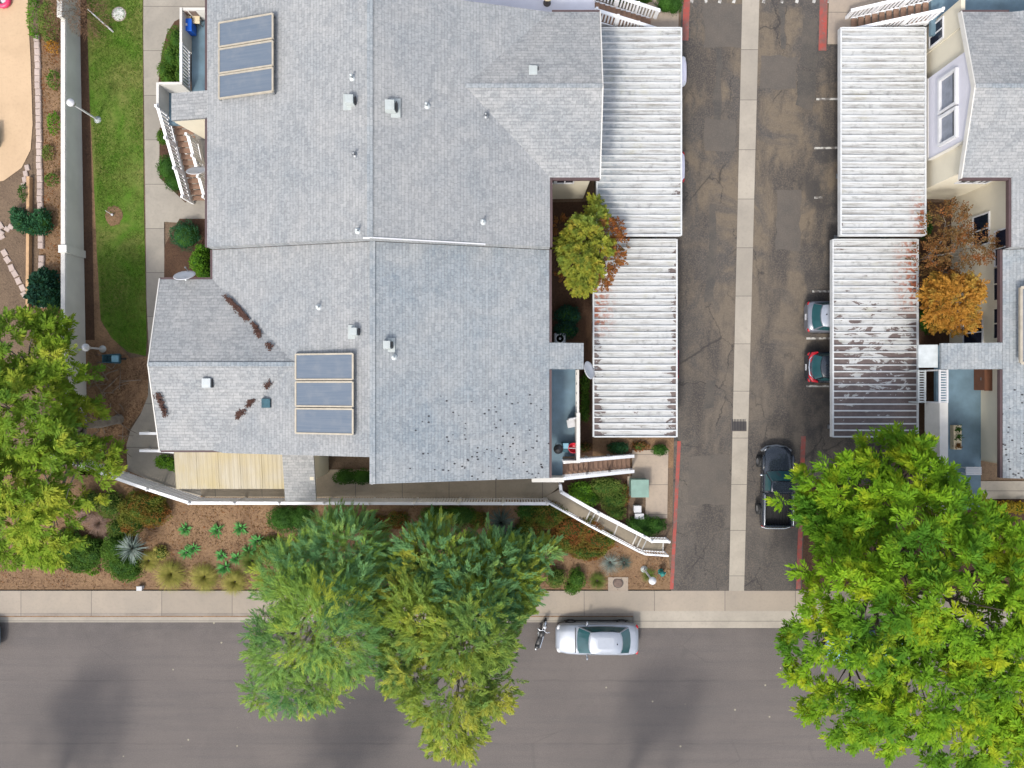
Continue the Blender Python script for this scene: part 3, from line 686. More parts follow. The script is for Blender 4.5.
def runs(mb, name, mat, parent):
    """build every closed box of a builder as an object of its own"""
    v, f = mb.v, mb.f; par = list(range(len(v)))
    def find(a):
        while par[a] != a: a = par[a]
        return a
    for q in f:
        for i in q[1:]: par[find(i)] = find(q[0])
    groups = {}
    for q in f: groups.setdefault(find(q[0]), []).append(q)
    for fs in groups.values():
        ids = sorted({i for q in fs for i in q}); ix = {a: b for b, a in enumerate(ids)}; m = MB(); m.add([v[i] for i in ids], [tuple(ix[i] for i in q) for q in fs]); m.build(name, mat, parent)
def building(flip):
    side = 'east' if flip else 'west'
    T = thing('apartment_building', 'grey shingled apartment block with a lavender bay and two windows in its gable' if flip else 'large grey shingled apartment block with two sets of solar panels on its west slope', 'building', (MIR + 6 if flip else -6, 5, 1))
    mk = lambda: MB(flip)
    xr, xw, xe = -6.33, -14.46, 1.8                 # ridge, west eave, east eave
    rise = 2.05; Yt, Ys, Yb = 17.65, 6.5, -4.54
    # ---- roof, north unit
    r = mk(); zN = EN; zR = EN + rise
    def main_east(z0, x): return z0 + rise * (xe - x) / (xe - xr)
    wing = 1.0; wx = 4.17; wy0, wy1 = 9.8, 17.65; wym = (wy0 + wy1) / 2
    xin = xe - (xe - xr) * wing / rise              # where the wing ridge meets the main slope
    r.slab([(xr, Ys, zR), (xe, Ys, zN), (xe, wy0, zN), (xin, wym, zN + wing), (xe, wy1, zN), (xr, Yt, zR)], .22)
    R1 = r.build('roof', 'shingle_main_north', T)
    r = mk(); r.slab([(xr, Ys, zR), (xr, Yt, zR), (xr, 30, zR), (xw, 30, zN), (xw, 13.9, zN), (-16.4, 13.9, zN - .45), (-16.4, 12.6, zN - .45), (xw, 12.6, zN), (xw, Ys, zN)][0:1] + [(xr, 30, zR), (xw, 30, zN), (xw, Ys, zN)], .22)
    r.build('roof', 'shingle_main_north', T)
    r = mk(); r.slab([(xin, wym, zN + wing), (xe, wy0, zN), (wx, wy0, zN), (wx, wym, zN + wing)], .2)
    r.slab([(xin, wym, zN + wing), (wx, wym, zN + wing), (wx, wy1, zN), (xe, wy1, zN)], .2)
    r.build('wing_roof', 'shingle_wing', T)
    # ---- roof, south unit
    zS = ES; zQ = ES + rise
    r = mk(); r.slab([(xr, Yb, zQ), (xe, Yb, zS), (xe, Ys - .03, zS), (xr, Ys - .03, zQ)], .22)
    r.slab([(xe - .02, 2.0, zS - .02), (xe - .02, .72, zS - .02), (3.5 + .9 * flip, .72, zS - .42 - .2 * flip), (3.5 + .9 * flip, 2.0, zS - .42 - .2 * flip)], .15)
    r.build('roof', 'shingle_main_south', T)
    if not flip:
        v0, v1 = 5.05, -3.2; vm = (v0 + v1) / 2; wr = 1.1; vx = xw + (xr - xw) * wr / rise; gx = -17.0
        zw_ = lambda x: zS + rise * (x - xw) / (xr - xw)
        x_s = -6.33
        r = mk(); r.slab([(xr, Ys - .03, zQ), (xw, Ys - .03, zS), (xw, v0, zS), (vx, vm, zS + wr), (xw, v1, zS), (xw + .6, v1 - .12, zS + .15), (xr, v1 - .12, zQ)], .22)
        r.build('roof', 'shingle_main_north', T)
        r = mk(); r.slab([(vx, vm, zS + wr), (gx, vm, zS + wr), (gx, v1, zS), (xw, v1, zS)], .2); r.slab([(vx, vm, zS + wr), (xw, v0, zS), (gx, v0, zS), (gx, vm, zS + wr)], .2)
        r.build('wing_roof', 'shingle_wing', T)
        # porch roof of the west stair and entry roof in the south
        r = mk(); r.slab([(xw + .3, 13.95, zN + .02), (-16.35, 13.95, zN - .4), (-16.35, 12.65, zN - .4), (xw + .3, 12.65, zN + .02)], .15)
        r.slab([(-11.75, -3.25, 4.25), (-11.75, -6.05, 3.7), (-10.15, -6.05, 3.7), (-10.15, -3.25, 4.25)], .14)
        runs(r, 'porch_roof', 'shingle_wing', T)
    # ridge caps, valley lines, the flashing at the step
    r = mk(); r.bar((xr, Ys, zR + .01), (xr, 30, zR + .01), .26, .03); r.bar((xr, Yb, zQ + .01), (xr, Ys, zQ + .01), .26, .03); r.bar((xin, wym, zN + wing + .01), (wx, wym, zN + wing + .01), .2, .03)
    if not flip: r.bar((vx, vm, zS + wr + .01), (gx, vm, zS + wr + .01), .2, .03)
    r.build('ridge_cap', 'shingle_main_south', T)
    r = mk(); r.wallpoly([(xr, Ys - .004, zQ - .02), (xe, Ys - .004, zS - .02), (xe, Ys - .004, zN - .01), (xr, Ys - .004, zR - .01)], (0, -1, 0), .003); r.wallpoly([(xw, Ys - .004, zS - .02), (xr, Ys - .004, zQ - .02), (xr, Ys - .004, zR - .01), (xw, Ys - .004, zN - .01)], (0, -1, 0), .003)
    r.build('step_wall', 'shingle_main_north', T)
    if not flip:
        r = mk(); r.bar((xr - .3, Ys, zQ + .62), (xr, Ys, zR + .04), .09, .03); r.bar((xr, Ys + .02, zR + .04), (xr + 5.1, Ys - .02, zR - rise * 5.1 / (xe - xr) + .03), .06, .03)
        r.build('flashing', 'white_paint', T)
    # ---- fascia and gutters
    f = mk()
    f.box(xe + .0, xe + .12, Ys + .02, wy0, zN - .24, zN - .03); f.box(xe, xe + .12, 2.02, Ys, zS - .24, zS - .03); f.box(xe, xe + .12, Yb, .70, zS - .24, zS - .03)
    f.box(xe + .1, wx, wy0 - .11, wy0, zN - .22, zN - .03); f.box(xe + .1, wx, wy1, wy1 + .11, zN - .22, zN - .03)
    if not flip:
        f.box(xw - .12, xw, Ys, 12.6, zN - .24, zN - .03); f.box(xw - .12, xw, 13.98, 30, zN - .24, zN - .03); f.box(xw - .12, xw, v0 + .1, Ys - .01, zS - .24, zS - .03)
        f.box(gx, xw - .02, v0, v0 + .1, zS - .22, zS - .03); f.box(gx + .02, xw + .6, v1 - .1, v1, zS - .22, zS - .05)
    runs(f, 'gutter', 'gutter_brown', T)
    f = mk(); e = .04
    f.wallpoly([(wx + e, wy0 - .05, zN - .25), (wx + e, wym, zN + wing - .25), (wx + e, wym, zN + wing + .02), (wx + e, wy0 - .05, zN + .02)], (1, 0, 0), .05)
    f.wallpoly([(wx + e, wym, zN + wing - .25), (wx + e, wy1 + .05, zN - .25), (wx + e, wy1 + .05, zN + .02), (wx + e, wym, zN + wing + .02)], (1, 0, 0), .05)
    if not flip:
        f.wallpoly([(gx - e, vm, zS + wr - .25), (gx - e, v1 - .05, zS - .25), (gx - e, v1 - .05, zS + .02), (gx - e, vm, zS + wr + .02)], (-1, 0, 0), .05)
        f.wallpoly([(gx - e, v0 + .05, zS - .25), (gx - e, vm, zS + wr - .25), (gx - e, vm, zS + wr + .02), (gx - e, v0 + .05, zS + .02)], (-1, 0, 0), .05)
        f.box(xr - .06, xr - .002, Yb - .02, v1 - .14, zQ - .3, zQ + .01)
    runs(f, 'fascia', 'white_wall_top', T)
    # ---- walls
    w = mk()
    ax = 1.25                                        # east wall
    w.box(ax - .2, ax, -3.9, wy0 + .6, .6, ES - .12); w.box(ax - .2, ax, Ys, wy0 + .6, ES - .12, EN - .05)
    w.box(ax, 3.75, wy0 + .38, wy0 + .58, .8, EN - .1)                 # south wall of the wing
    w.box(ax, 3.75, wy1 - .7, wy1 - .5, .8, EN - .1)                   # north wall of the wing
    w.wallpoly([(3.9, wy0 + .38, .8), (3.9, wy1 - .5, .8), (3.9, wy1 - .5, EN - .02), (3.9, wym, EN + wing - .25), (3.9, wy0 + .38, EN - .02)], (1, 0, 0), .15)
    w.box(xr, ax - .2, -4.0, -3.8, .6, ES - .1)                        # south wall
    w.box(-13.9, ax - .2, 17.0, 17.2, 1, EN - .2) if False else None
    if not flip:
        w.box(-13.9, -13.7, 6.6, 24, .9, EN - .1); w.box(-13.9, -13.7, 4.4, 6.6, .9, ES - .1); w.box(-16.9, -16.7, -2.6, 4.4, .6, ES - .1); w.box(-16.7, -13.9, 4.2, 4.4, .6, ES - .1)
        w.box(-16.7, -10.2, -2.8, -2.6, .6, ES - .1); w.box(-10.2, xr - .01, -2.7, -2.5, .6, ES - .1); w.box(xr - .2, xr, -3.8, -2.7, .6, ES)
        w.wallpoly([(gx + .7, v0 - .6, ES - .1), (gx + .7, vm, ES + wr - .25), (gx + .7, v1 + .5, ES - .1)], (-1, 0, 0), .1)
        w.box(-10.4, -10.2, -4.95, -2.8, .6, 3.95)                     # wall under the entry roof
        w.wallpoly([(-16.35, 12.70, 5.9), (-15.85, 12.70, 3.3), (-13.9, 12.70, 3.3), (-13.9, 12.70, 6.3), (-16.35, 12.70, 6.2)], (0, -1, 0), .12); w.box(-15.2, -13.9, 12.83, 12.95, 1.2, 4.3)
    W = w.build('wall', 'stucco', T)
    if not flip:
        m = mk(); m.box(-10.2 + .001, -9.3, -3.5, -3.3, .9, 2.9); m.build('door', 'tub_blue', T)
    # ---- windows
    window(T, 'y', 1.6, 2.1, 4.6, 5.7, wy0 + .38, flip); window(T, 'y', 2.25, 3.05, 4.6, 5.7, wy0 + .38, flip)
    if flip:
        for y0, y1, z0, z1 in ((7.2, 8.7, 3.2, 4.4), (2.1, 3.3, 2.4, 3.9), (5.9, 7.6, 4.9, 5.9)):
            window(T, 'x', y0, y1, z0, z1, ax, flip, out=1)
        for y0, y1 in ((4.2, 5.8), (2.3, 3.75)): window(T, 'x', y0, y1, 4.8, 5.7, ax, flip, out=1, frame_mat='stucco')
        window(T, 'x', -.1, .5, 1.6, 3.4, ax, flip, split='', out=1)
    # ---- bay with two windows in the wing gable
    b = mk(); x0, x1 = 3.902, 4.10
    b.wallpoly([(x1, 11.55, 4.0), (x1, 15.7, 4.0), (x1, 15.7, EN + .15), (x1, wym, EN + wing - .36), (x1, 11.55, EN + .12)], (1, 0, 0), .19)
    B = b.build('bay', 'lavender_siding', T)
    m = mk(); m.box(x0, x1 + .04, 11.5, 11.548, 3.95, EN + .1); m.box(x0, x1 + .04, 11.55, 15.7, 3.90, 3.998); m.build('trim', 'white_wall_top', B)
    for y0, y1 in ((13.55, 15.05), (11.95, 13.2)):
        f = mk(); g = mk(); z0, z1 = 5.15, 6.35
        for a, c_, d, e_ in ((y0 - .12, y0, z0 - .12, z1 + .12), (y1, y1 + .12, z0 - .12, z1 + .12), (y0, y1, z0 - .12, z0), (y0, y1, z1, z1 + .12)): f.box(x1 + .001, x1 + .16, a, c_, d, e_)
        g.box(x1 + .001, x1 + .02, y0, y1, z0, z1)
        wf = f.build('window_frame', 'white_paint', B); g.build('pane', 'blind_glass', wf)
        q = mk(); q.box(x1 + .021, x1 + .05, y0, y1, z1 - .28, z1); q.build('shade', 'window_glass', wf)
    # ---- east deck and its stair
    dz = 3.75
    if not flip:
        d = mk(); d.box(ax + .001, 3.28, -3.75, 2.0, dz - .2, dz); d.box(1.0, 2.62, -4.72, -3.751, dz - .2, dz - .002); D = d.build('deck', 'deck_blue', T)
        p = mk(); p.box(3.28, 3.36, -3.75, .72, dz - .3, dz + .12); p.box(3.24, 3.42, -3.85, -1.45, dz + .121, dz + 1.05); p.box(3.27, 3.37, -1.449, .72, dz + .95, dz + 1.03)
        p.box(2.62, 3.42, -3.97, -3.851, dz - .3, dz + 1.05); p.box(1.0, 2.62, -4.95, -4.723, dz - .3, dz + .95)
        for y in (-1.0, -.5, 0, .5): p.box(3.30, 3.34, y - .03, y + .03, dz + .12, dz + .95)
        runs(p, 'parapet', 'white_wall_top', T)
        st = mk(); n = 14
        for i in range(n):
            x = 2.63 + i * .283; z = dz - .2 - (dz - .95) * i / n
            st.box(x, x + .266, -4.70, -3.99, z - .05, z)
        S1 = st.build('stair', 'stair_tread', T)
        sp = mk()
        for y in (-4.74, -3.95): sp.bar((2.6, y, dz - .3), (6.65, y, .65), .06, .3)
        sp.build('stringer', 'white_paint', S1)
        rr = mk()
        for y in (-4.76, -3.93):
            rr.bar((2.6, y, dz + .95), (6.65, y, 1.75), .17, .07); rr.bar((2.6, y, dz + .15), (6.65, y, .95), .05, .05)
            for i in range(4): x = 2.65 + i * 1.32; z = dz - .3 - (dz - .65) * i / 3.03; rr.box(x - .06, x + .06, y - .06, y + .06, max(.3, z - .2), z + 1.32)
            for i in range(30): x = 2.7 + i * .132; z = dz + .15 - (dz - .8) * i / 30; rr.box(x - .015, x + .015, y - .015, y + .015, z, z + .8)
        rr.build('handrail', 'rail_white', S1)
    else:
        d = mk(); d.box(ax + .001, 3.56, -6.5, 2.0, dz - .2, dz); d.build('deck', 'deck_blue', T)
        p = mk(); p.box(3.56, 3.98, -6.5, -.95, dz - .3, dz + 1.0); runs(p, 'parapet', 'white_wall_top', T)
        q = mk()
        for x in (3.60, 3.98): q.box(x - .04, x + .04, -.95, .72, dz + .95, dz + 1.03)
        for i in range(13): y = -.9 + i * .13; q.box(3.63, 3.95, y - .03, y + .03, dz + .96, dz + 1.02)
        for x in (3.60, 3.98):
            for y in (-.94, .70): q.box(x - .035, x + .035, y - .035, y + .035, 1.2, dz + .949)
        q.build('trellis', 'white_paint', T)
        q = mk()
        for x in (4.28, 4.62): q.box(x - .04, x + .04, -.95, .72, dz + .2, dz + .28)
        for i in range(13): y = -.9 + i * .13; q.box(4.3, 4.6, y - .03, y + .03, dz + .21, dz + .27)
        for x in (4.28, 4.62):
            for y in (-.94, .70): q.box(x - .035, x + .035, y - .035, y + .035, 1.2, dz + .199)
        q.build('trellis', 'galvanised', T)
        q = mk(); q.slab([(4.4, 1.95, ES - .9), (4.4, .82, ES - .9), (5.25, .82, ES - 1.1), (5.25, 1.95, ES - 1.1)], .1); runs(q, 'porch_roof', 'galvanised', T)
    # ---- deck north of the wing with a stair going down along the carport
    dn = 4.4
    d = mk(); d.box(-4.0, 4.2, 17.75, 22, dn - .2, dn); d.build('deck', 'deck_white' if not flip else 'deck_blue', T)
    st = mk()
    ys0, ys1 = 18.6, 19.5
    for i in range(12):
        x = 4.22 + i * .29; z = dn - .2 - (dn - 2.5) * i / 12
        st.box(x, x + .274, ys0, ys1, z - .05, z)
    S2 = st.build('stair', 'stair_tread', T)
    rr = mk()
    for y in (ys0 - .05, ys1 + .05):
        rr.bar((4.1, y, dn + .9), (7.75, y, 3.3), .16, .07); rr.bar((4.1, y, dn - .25), (7.75, y, 2.2), .06, .28)
        for i in range(4): x = 4.2 + i * 1.15; z = dn - .3 - (dn - 2.3) * i / 3.1; rr.box(x - .06, x + .06, y - .06, y + .06, max(1.9, z - .3), z + 1.35)
        for i in range(20): x = 4.2 + i * .177; z = dn + .05 - (dn - 2.3) * i / 20.6; rr.box(x - .04, x + .04, y - .022, y + .022, z, z + .8)
    rr.build('handrail', 'rail_white', S2)
    if flip:
        w = mk(); w.box(3.75, 3.95, 17.151, 18.5, 1.8, 6.4); w.box(-4.0, 4.2, 21.2, 21.35, dn + .001, dn + 1.0); w.build('side_wall', 'stucco', T)
        window(T, 'x', 17.35, 18.3, 3.9, 5.0, 3.95, True, split='v', out=1)
    # ---- west side: landing, deck and stair
    if not flip:
        zd = 4.35
        d = mk(); d.box(-16.3, -13.9, 14.4, 18.5, zd - .2, zd); d.box(-17.45, -16.301, 13.2, 14.8, zd - .2, zd - .002); d.build('deck', 'deck_blue', T)
        p = mk(); p.box(-16.42, -16.302, 16.9, 18.6, zd - .3, zd + 1.05); p.box(-16.3, -13.9, 18.5, 18.62, zd - .3, zd + 1.0)
        p.box(-17.58, -17.452, 13.7, 14.9, zd - .3, zd + 1.05); p.box(-17.45, -16.3, 14.802, 14.92, zd - .3, zd + 1.05)
        runs(p, 'parapet', 'white_wall_top', T)
        q = mk(); q.box(-16.43, -16.31, 14.93, 16.89, zd + .95, zd + 1.03); q.box(-16.40, -16.34, 14.93, 16.89, zd + .05, zd + .12)
        for i in range(12): y = 15.0 + i * .17; q.box(-16.39, -16.35, y - .04, y + .04, zd + .12, zd + .95)
        q.build('deck_railing', 'rail_white', T)
        st = mk()
        for i in range(14):
            y = 13.68 - i * .262; z = zd - .2 - (zd - 1.75) * i / 14; xo = -.0 - .3 * i / 14
            st.box(-17.45, -16.47, y - .25, y, z - .05, z)
        S3 = st.build('stair', 'stair_tread', T)
        rr = mk()
        for x in (-17.54, -16.42):
            ytop = 13.7 if x < -17 else 12.6; zt = zd if x < -17 else zd - .8
            rr.bar((x, ytop, zt + .95), (x, 9.95, 2.55), .15, .07); rr.bar((x, ytop, zt + .1), (x, 9.95, 1.75), .06, .06); rr.bar((x, ytop, zt - .3), (x, 9.95, 1.6), .05, .26)
            for i in range(4): u = i / 3; y = ytop + (9.95 - ytop) * u; z = zt + (1.6 - zt) * u; rr.box(x - .06, x + .06, y - .06, y + .06, 1.4 if i else z - .3, z + 1.2)
            nb = 22
            for i in range(nb): u = i / nb; y = ytop + (9.95 - ytop) * u; z = zt + (1.7 - zt) * u; rr.box(x - .02, x + .02, y - .045, y + .045, z + .1, z + .92)
        rr.build('handrail', 'rail_white', S3)
        # small stair below the south-west gable
        st = mk()
        for i in range(5): x = -19.3 + i * .28; st.box(x, x + .285, -3.55, -2.75, .7, 1.15 + .17 * i)
        S4 = st.build('stair', 'stair_tread', T)
        rr = mk()
        for y in (-3.62, -2.68):
            rr.bar((-20.2, y, 1.95), (-19.2, y, 2.05), .14, .07); rr.bar((-19.2, y, 2.05), (-17.6, y, 2.9), .14, .07)
            for x, z in ((-20.15, 1.95), (-19.2, 2.1), (-17.7, 2.9)): rr.box(x - .06, x + .06, y - .06, y + .06, .9, z)
        rr.build('handrail', 'rail_white', S4)
    return T
BL = building(False); BR = building(True)

def roofz(x, y):                                    # top of the left building's main roof
    e = EN if y > 6.5 else ES
    return e + 2.05 * (1 - abs(x + 6.33) / 8.13)
def onroof(px, py):
    z = 8
    for _ in range(12): v = P(px, py, z); z = roofz(v.x, v.y)
    return v
VG = 'sheet metal vents on the left roof'
for (px, py, lab, s, mt) in ((351, 102, 'white roof vent just west of the ridge, right of the upper solar panels', .55, 'vent_white'), (391, 108, 'widest white roof vent, just east of the ridge and north of the white flashing', .66, 'vent_white'),
                         (355, 332, 'pale roof vent just above the right corner of the lower solar panels', .5, 'vent_white'), (388, 345, 'pale roof vent just east of the ridge beside the lower solar panels', .5, 'vent_white')):
    v = onroof(px, py); T = thing('roof_vent', lab, 'roof vent', tuple(v), VG)
    vent_box('hood', T, mt, v, s * .8, .42); m = MB(); m.box(v.x + s * .42, v.x + s * .46, v.y - s * .3, v.y + s * .3, v.z, v.z + .3); m.build('grille', 'dark_gap', T)
for (px, py, z, lab, mt) in ((533, 73, 7.35, 'bright white roof vent on the north slope of the upper right wing', 'vent_white'), (209, 383, 6.95, 'pale blue-grey roof vent on the lower left wing', 'galvanised'), (268, 403, 6.75, 'low dark teal roof vent just left of the lower solar panels', 'teal_blue')):
    v = P(px, py, z); T = thing('roof_vent', lab, 'roof vent', tuple(v), VG); vent_box('hood', T, mt, v, .5, .35); m = MB(); m.box(v.x + .22, v.x + .25, v.y - .2, v.y + .2, v.z, v.z + .25); m.build('grille', 'dark_gap', T)
for (px, py, lab) in ((352.5, 78, 'thin white vent pipe above the upper left roof vent'), (427, 106, 'short vent pipe east of the widest roof vent'), (355, 155, 'small dark topped vent pipe alone on the upper left slope'), (394, 357, 'stubby vent pipe just below the roof vent east of the ridge'), (319, 307, 'short pale vent pipe left of the ridge above the lower solar panels'), (486, 116, 'short dark vent pipe nearest the upper right wing'), (483, 222, 'small white vent pipe just above the right end of the flashing'), (358, 231, 'white vent pipe beside the left end of the flashing')):
    v = onroof(px, py); m = MB(); m.lathe([(.05, -.15), (.05, .32), (.065, .32), (.065, .36), (0, .37)], v, 10); m.lathe([(.16, -.08), (.15, .02), (.05, .06)], v, 10)
    one(m, 'vent_pipe', 'galvanised' if 'dark' not in lab else 'steel_grey', lab, 'vent pipe', 'vent pipes on the left roof')
# pine debris caught in the valleys
def debris(pts, label, w=.15):
    m = MB(); rd = random.Random(len(label))
    for (a, b), n in pts:
        for i in range(n * 10):
            q = Vector(a).lerp(Vector(b), rd.random()) + Vector((rd.gauss(0, w * .4), rd.gauss(0, w * .4), rd.uniform(.02, .09)))
            q += Vector((noise.noise(q * 1.7), noise.noise(q * 1.9 + Vector((5, 1, 0))), 0)) * w * .7
            m.cbox(q, (rd.uniform(.05, .16), rd.uniform(.02, .05), .012), rd.uniform(0, 3.2), rd.uniform(-.3, .3))
    one(m, 'leaf_debris', 'pine_debris', label, 'leaf debris')
def dp(px, py, z): return P(px, py, z)
debris([((dp(225, 297, 6.5), dp(248, 320, 6.75)), 34), ((dp(253, 325, 6.8), dp(261, 336, 6.95)), 14), ((dp(268, 345, 7.05), dp(271, 348, 7.1)), 6)], 'rust brown needle debris lying along the upper valley of the lower left wing')
debris([((dp(237, 417, 6.6), dp(244, 409, 6.7)), 10), ((dp(247, 406, 6.75), dp(253, 401, 6.85)), 10), ((dp(266, 388, 7.0), dp(271, 382, 7.1)), 6)], 'rust brown needle debris in the lower valley left of the solar panels', .14)
debris([((dp(158, 394, 6.98), dp(166, 417, 6.72)), 22)], 'long clump of brown needles at the west edge of the lower left wing', .16)

# ---- solar panels
def solar(px0, px1, py0, py1, label, group, tilt=.05):
    z0 = roofz(P(px0, (py0 + py1) / 2, 7.2).x, P(px0, (py0 + py1) / 2, 7.2).y) + .12
    a, b = P(px0, py1, z0), P(px0, py0, z0); zz = None
    x0, y0, y1 = a.x, a.y, b.y
    z1 = z0
    for _ in range(8): x1 = P(px1, 400, z1).x; z1 = z0 + (2.05 / 8.13 + tilt) * (x1 - x0)
    T = thing('solar_panel', label, 'solar panel', (x0, y0, z0), group); c = [Vector((x0, y0, z0)), Vector((x1, y0, z1)), Vector((x1, y1, z1)), Vector((x0, y1, z0))]
    m = MB(); u = Vector((0, 0, .03))
    for i in range(4): m.bar(c[i] + u, c[(i + 1) % 4] + u, .075, .09)
    m.build('frame', 'panel_frame', T)
    m = MB(); m.slab([q + Vector((0, 0, .045)) for q in c], .05); m.build('glass', 'panel_glass', T)
    m = MB()
    for q in c: m.box(q.x - .04, q.x + .04, q.y - .04, q.y + .04, q.z - .35, q.z - .01)
    m.build('mount', 'steel_grey', T)
G1, G2 = 'solar panels on the upper left slope', 'solar panels on the lower left slope'
for lab, a, b in (('topmost of the three solar panels on the upper left slope', 23.5, 47.5), ('middle one of the three solar panels on the upper left slope', 50, 73.8), ('bottom one of the three solar panels on the upper left slope', 76, 99)):
    solar(219.5, 273, a, b, lab, G1, .05)
for lab, a, b in (('topmost of the three solar panels left of the ridge at the lower roof', 354.5, 379.5), ('middle one of the three solar panels left of the ridge at the lower roof', 382, 406), ('bottom one of the three solar panels left of the ridge at the lower roof', 408.5, 433)):
    solar(296, 353, a, b, lab, G2, .05)
T = thing('solar_panel', 'pale framed solar panel cut off by the right edge of the picture', 'solar panel', tuple(P(1019, 362, 6.7)))
c = [P(1019, 363, 6.65), P(1050, 365, 7.1), P(1050, 286, 7.1), P(1019, 288, 6.65)]
m = MB()
for i in range(4): m.bar(c[i] + Vector((0, 0, .12)), c[(i + 1) % 4] + Vector((0, 0, .12)), .13, .12)
m.build('frame', 'panel_frame', T); m = MB(); m.slab([q + Vector((0, 0, .14)) for q in c], .05); m.build('glass', 'panel_glass', T)

# ---- yellow patio cover
T = thing('patio_cover', 'yellowed corrugated plastic patio cover below the lower left roof', 'patio cover', (-14.5, -4.4, 1))
m = MB(); x0, x1, y0, y1, za, zb = -17.35, -11.76, -3.32, -5.42, 4.05, 3.78; nx = 150; vs = []; fs = []
for i in range(nx + 1):
    x = x0 + (x1 - x0) * i / nx; h = .010 * math.sin(i * 2 * math.pi / 6)
    if i % 30 == 0: h += .03
    vs += [(x, y0, za + h), (x, y1, zb + h)]
for i in range(nx): fs.append((2 * i, 2 * i + 1, 2 * i + 3, 2 * i + 2))
m.add(vs, fs); m.build('roof_sheet', 'corrugated_plastic', T)
m = MB(); m.box(x0, x1, -5.36, -5.26, 3.60, 3.73); m.box(x0, x1, -3.5, -3.4, 3.86, 3.98); m.build('beam', 'white_paint', T)
for x in (x0 + .1, -14.5, x1 - .15): m = MB(); m.box(x - .06, x + .06, -5.37, -5.25, .9, 3.6); m.box(x - .1, x + .1, -5.41, -5.21, .9, 1.1); m.build('post', 'white_paint', T)
# ================================================================== CARPORTS
def carport(label, x0, x1, y0, y1, z, mat, group):
    T = thing('carport', label, 'carport', ((x0 + x1) / 2, (y0 + y1) / 2, gz((x0 + x1) / 2, (y0 + y1) / 2)), group)
    m = MB(); n = round((y1 - y0 - .1) / .345); p = (y1 - y0 - .1) / n
    prof = []
    for i in range(n):
        y = y0 + .05 + i * p
        prof += [(y, 0, 0), (y + p - .085, .0, 1), (y + p - .075, .075, 1), (y + p - .02, .075, 1), (y + p - .002, 0, 0)]
    prof.append((y1 - .05, 0, 0))
    vs = []
    for y, h, _ in prof: vs += [(x0 + .03, y, z + h), (x1 - .03, y, z + h)]
    for i in range(len(prof) - 1):
        m.m = prof[i][2]; b = 2 * i
        m.add([vs[b], vs[b + 1], vs[b + 3], vs[b + 2]], [(0, 1, 2, 3)])
    m.build('roof_deck', [mat, 'carport_white'], T)
    m = MB()
    m.box(x0 - .02, x0 + .06, y0, y1, z - .22, z + .09); m.box(x1 - .06, x1 + .02, y0, y1, z - .22, z + .09)
    m.box(x0 + .061, x1 - .061, y0 - .02, y0 + .05, z - .2, z + .085); m.box(x0 + .061, x1 - .061, y1 - .05, y1 + .02, z - .2, z + .085)
    m.build('fascia', 'carport_white', T)
    m = MB()
    for x in (x0 + .9, x1 - .9): m.box(x - .08, x + .08, y0 + .1, y1 - .1, z - .26, z - .02)
    m.build('beam', 'steel_grey', T)
    k = 4
    for i in range(k):
        y = y0 + .4 + (y1 - y0 - .8) * i / (k - 1)
        for x in (x0 + .9, x1 - .9):
            m = MB(); zb = gz(x, y); m.box(x - .06, x + .06, y - .06, y + .06, zb - .1, z - .27); m.box(x - .12, x + .12, y - .12, y + .12, zb - .1, zb + .08); m.build('post', 'steel_grey', T)
CG = 'ribbed white carports along the driveway'
carport('upper left white ribbed carport, streaked blue grey where it meets the roof', 4.34, 8.69, 7.62, 18.26, 4.04, 'carport_nw', CG)
carport('lower left white ribbed carport with small brown peeling marks along both ends', 4.26, 8.67, -2.78, 7.6, 3.14, 'carport_sw', CG)
carport('cleanest white ribbed carport, upper right beside the gable with the lavender bay', 16.83, 21.2, 7.62, 18.26, 4.04, 'carport_ne', CG)
carport('lower right carport peeled almost wholly to brown at its south end', 16.83, 21.32, -2.78, 7.6, 3.14, 'carport_se', CG)

# ================================================================== VEHICLES (front towards +X, built at the origin, then placed)
def loft(mb, st, nseg=None):
    n = len(st[0]); vs = [p for r in st for p in r]; fs = []
    for i in range(len(st) - 1):
        for k in range(n): k2 = (k + 1) % n; fs.append((i * n + k, i * n + k2, (i + 1) * n + k2, (i + 1) * n + k))
    mb.add(vs, fs, True); mb.add(st[0], [tuple(range(n))[::-1]], True); mb.add(st[-1], [tuple(range(n))], True)
def body_ring(x, w, zl, zt, crown=.03):
    h = [(0, zl), (.80 * w, zl), (.95 * w, zl + .10), (w, zl + (zt - zl) * .5), (.975 * w, zt - .10), (.88 * w, zt - .015), (.5 * w, zt + crown * .7), (0, zt + crown)]
    return [(x, y, z) for y, z in h] + [(x, -y, z) for y, z in h[-2:0:-1]]
def wheel(T, x, y, r=.31, w=.2):
    t = MB(); s_ = 1 if y > 0 else -1
    def ring(mb, prof):
        n = 18; vs = []; fs = []
        for rr, yy in prof:
            for k in range(n): a = 2 * math.pi * k / n; vs.append((x + rr * math.cos(a), y + yy, r + rr * math.sin(a)))
        for i in range(len(prof) - 1):
            for k in range(n): k2 = (k + 1) % n; fs.append((i * n + k, i * n + k2, (i + 1) * n + k2, (i + 1) * n + k))
        mb.add(vs, fs, True)
    ring(t, [(.2, -w / 2), (r * .96, -w / 2), (r, -w * .3), (r, w * .3), (r * .96, w / 2), (.2, w / 2)])
    W = t.build('tyre', 'tyre', T); q = MB(); ring(q, [(.2, s_ * w * .45), (.16, s_ * w * .35), (.05, s_ * w * .48), (.001, s_ * w * .5)]); q.build('rim', 'rim', W)
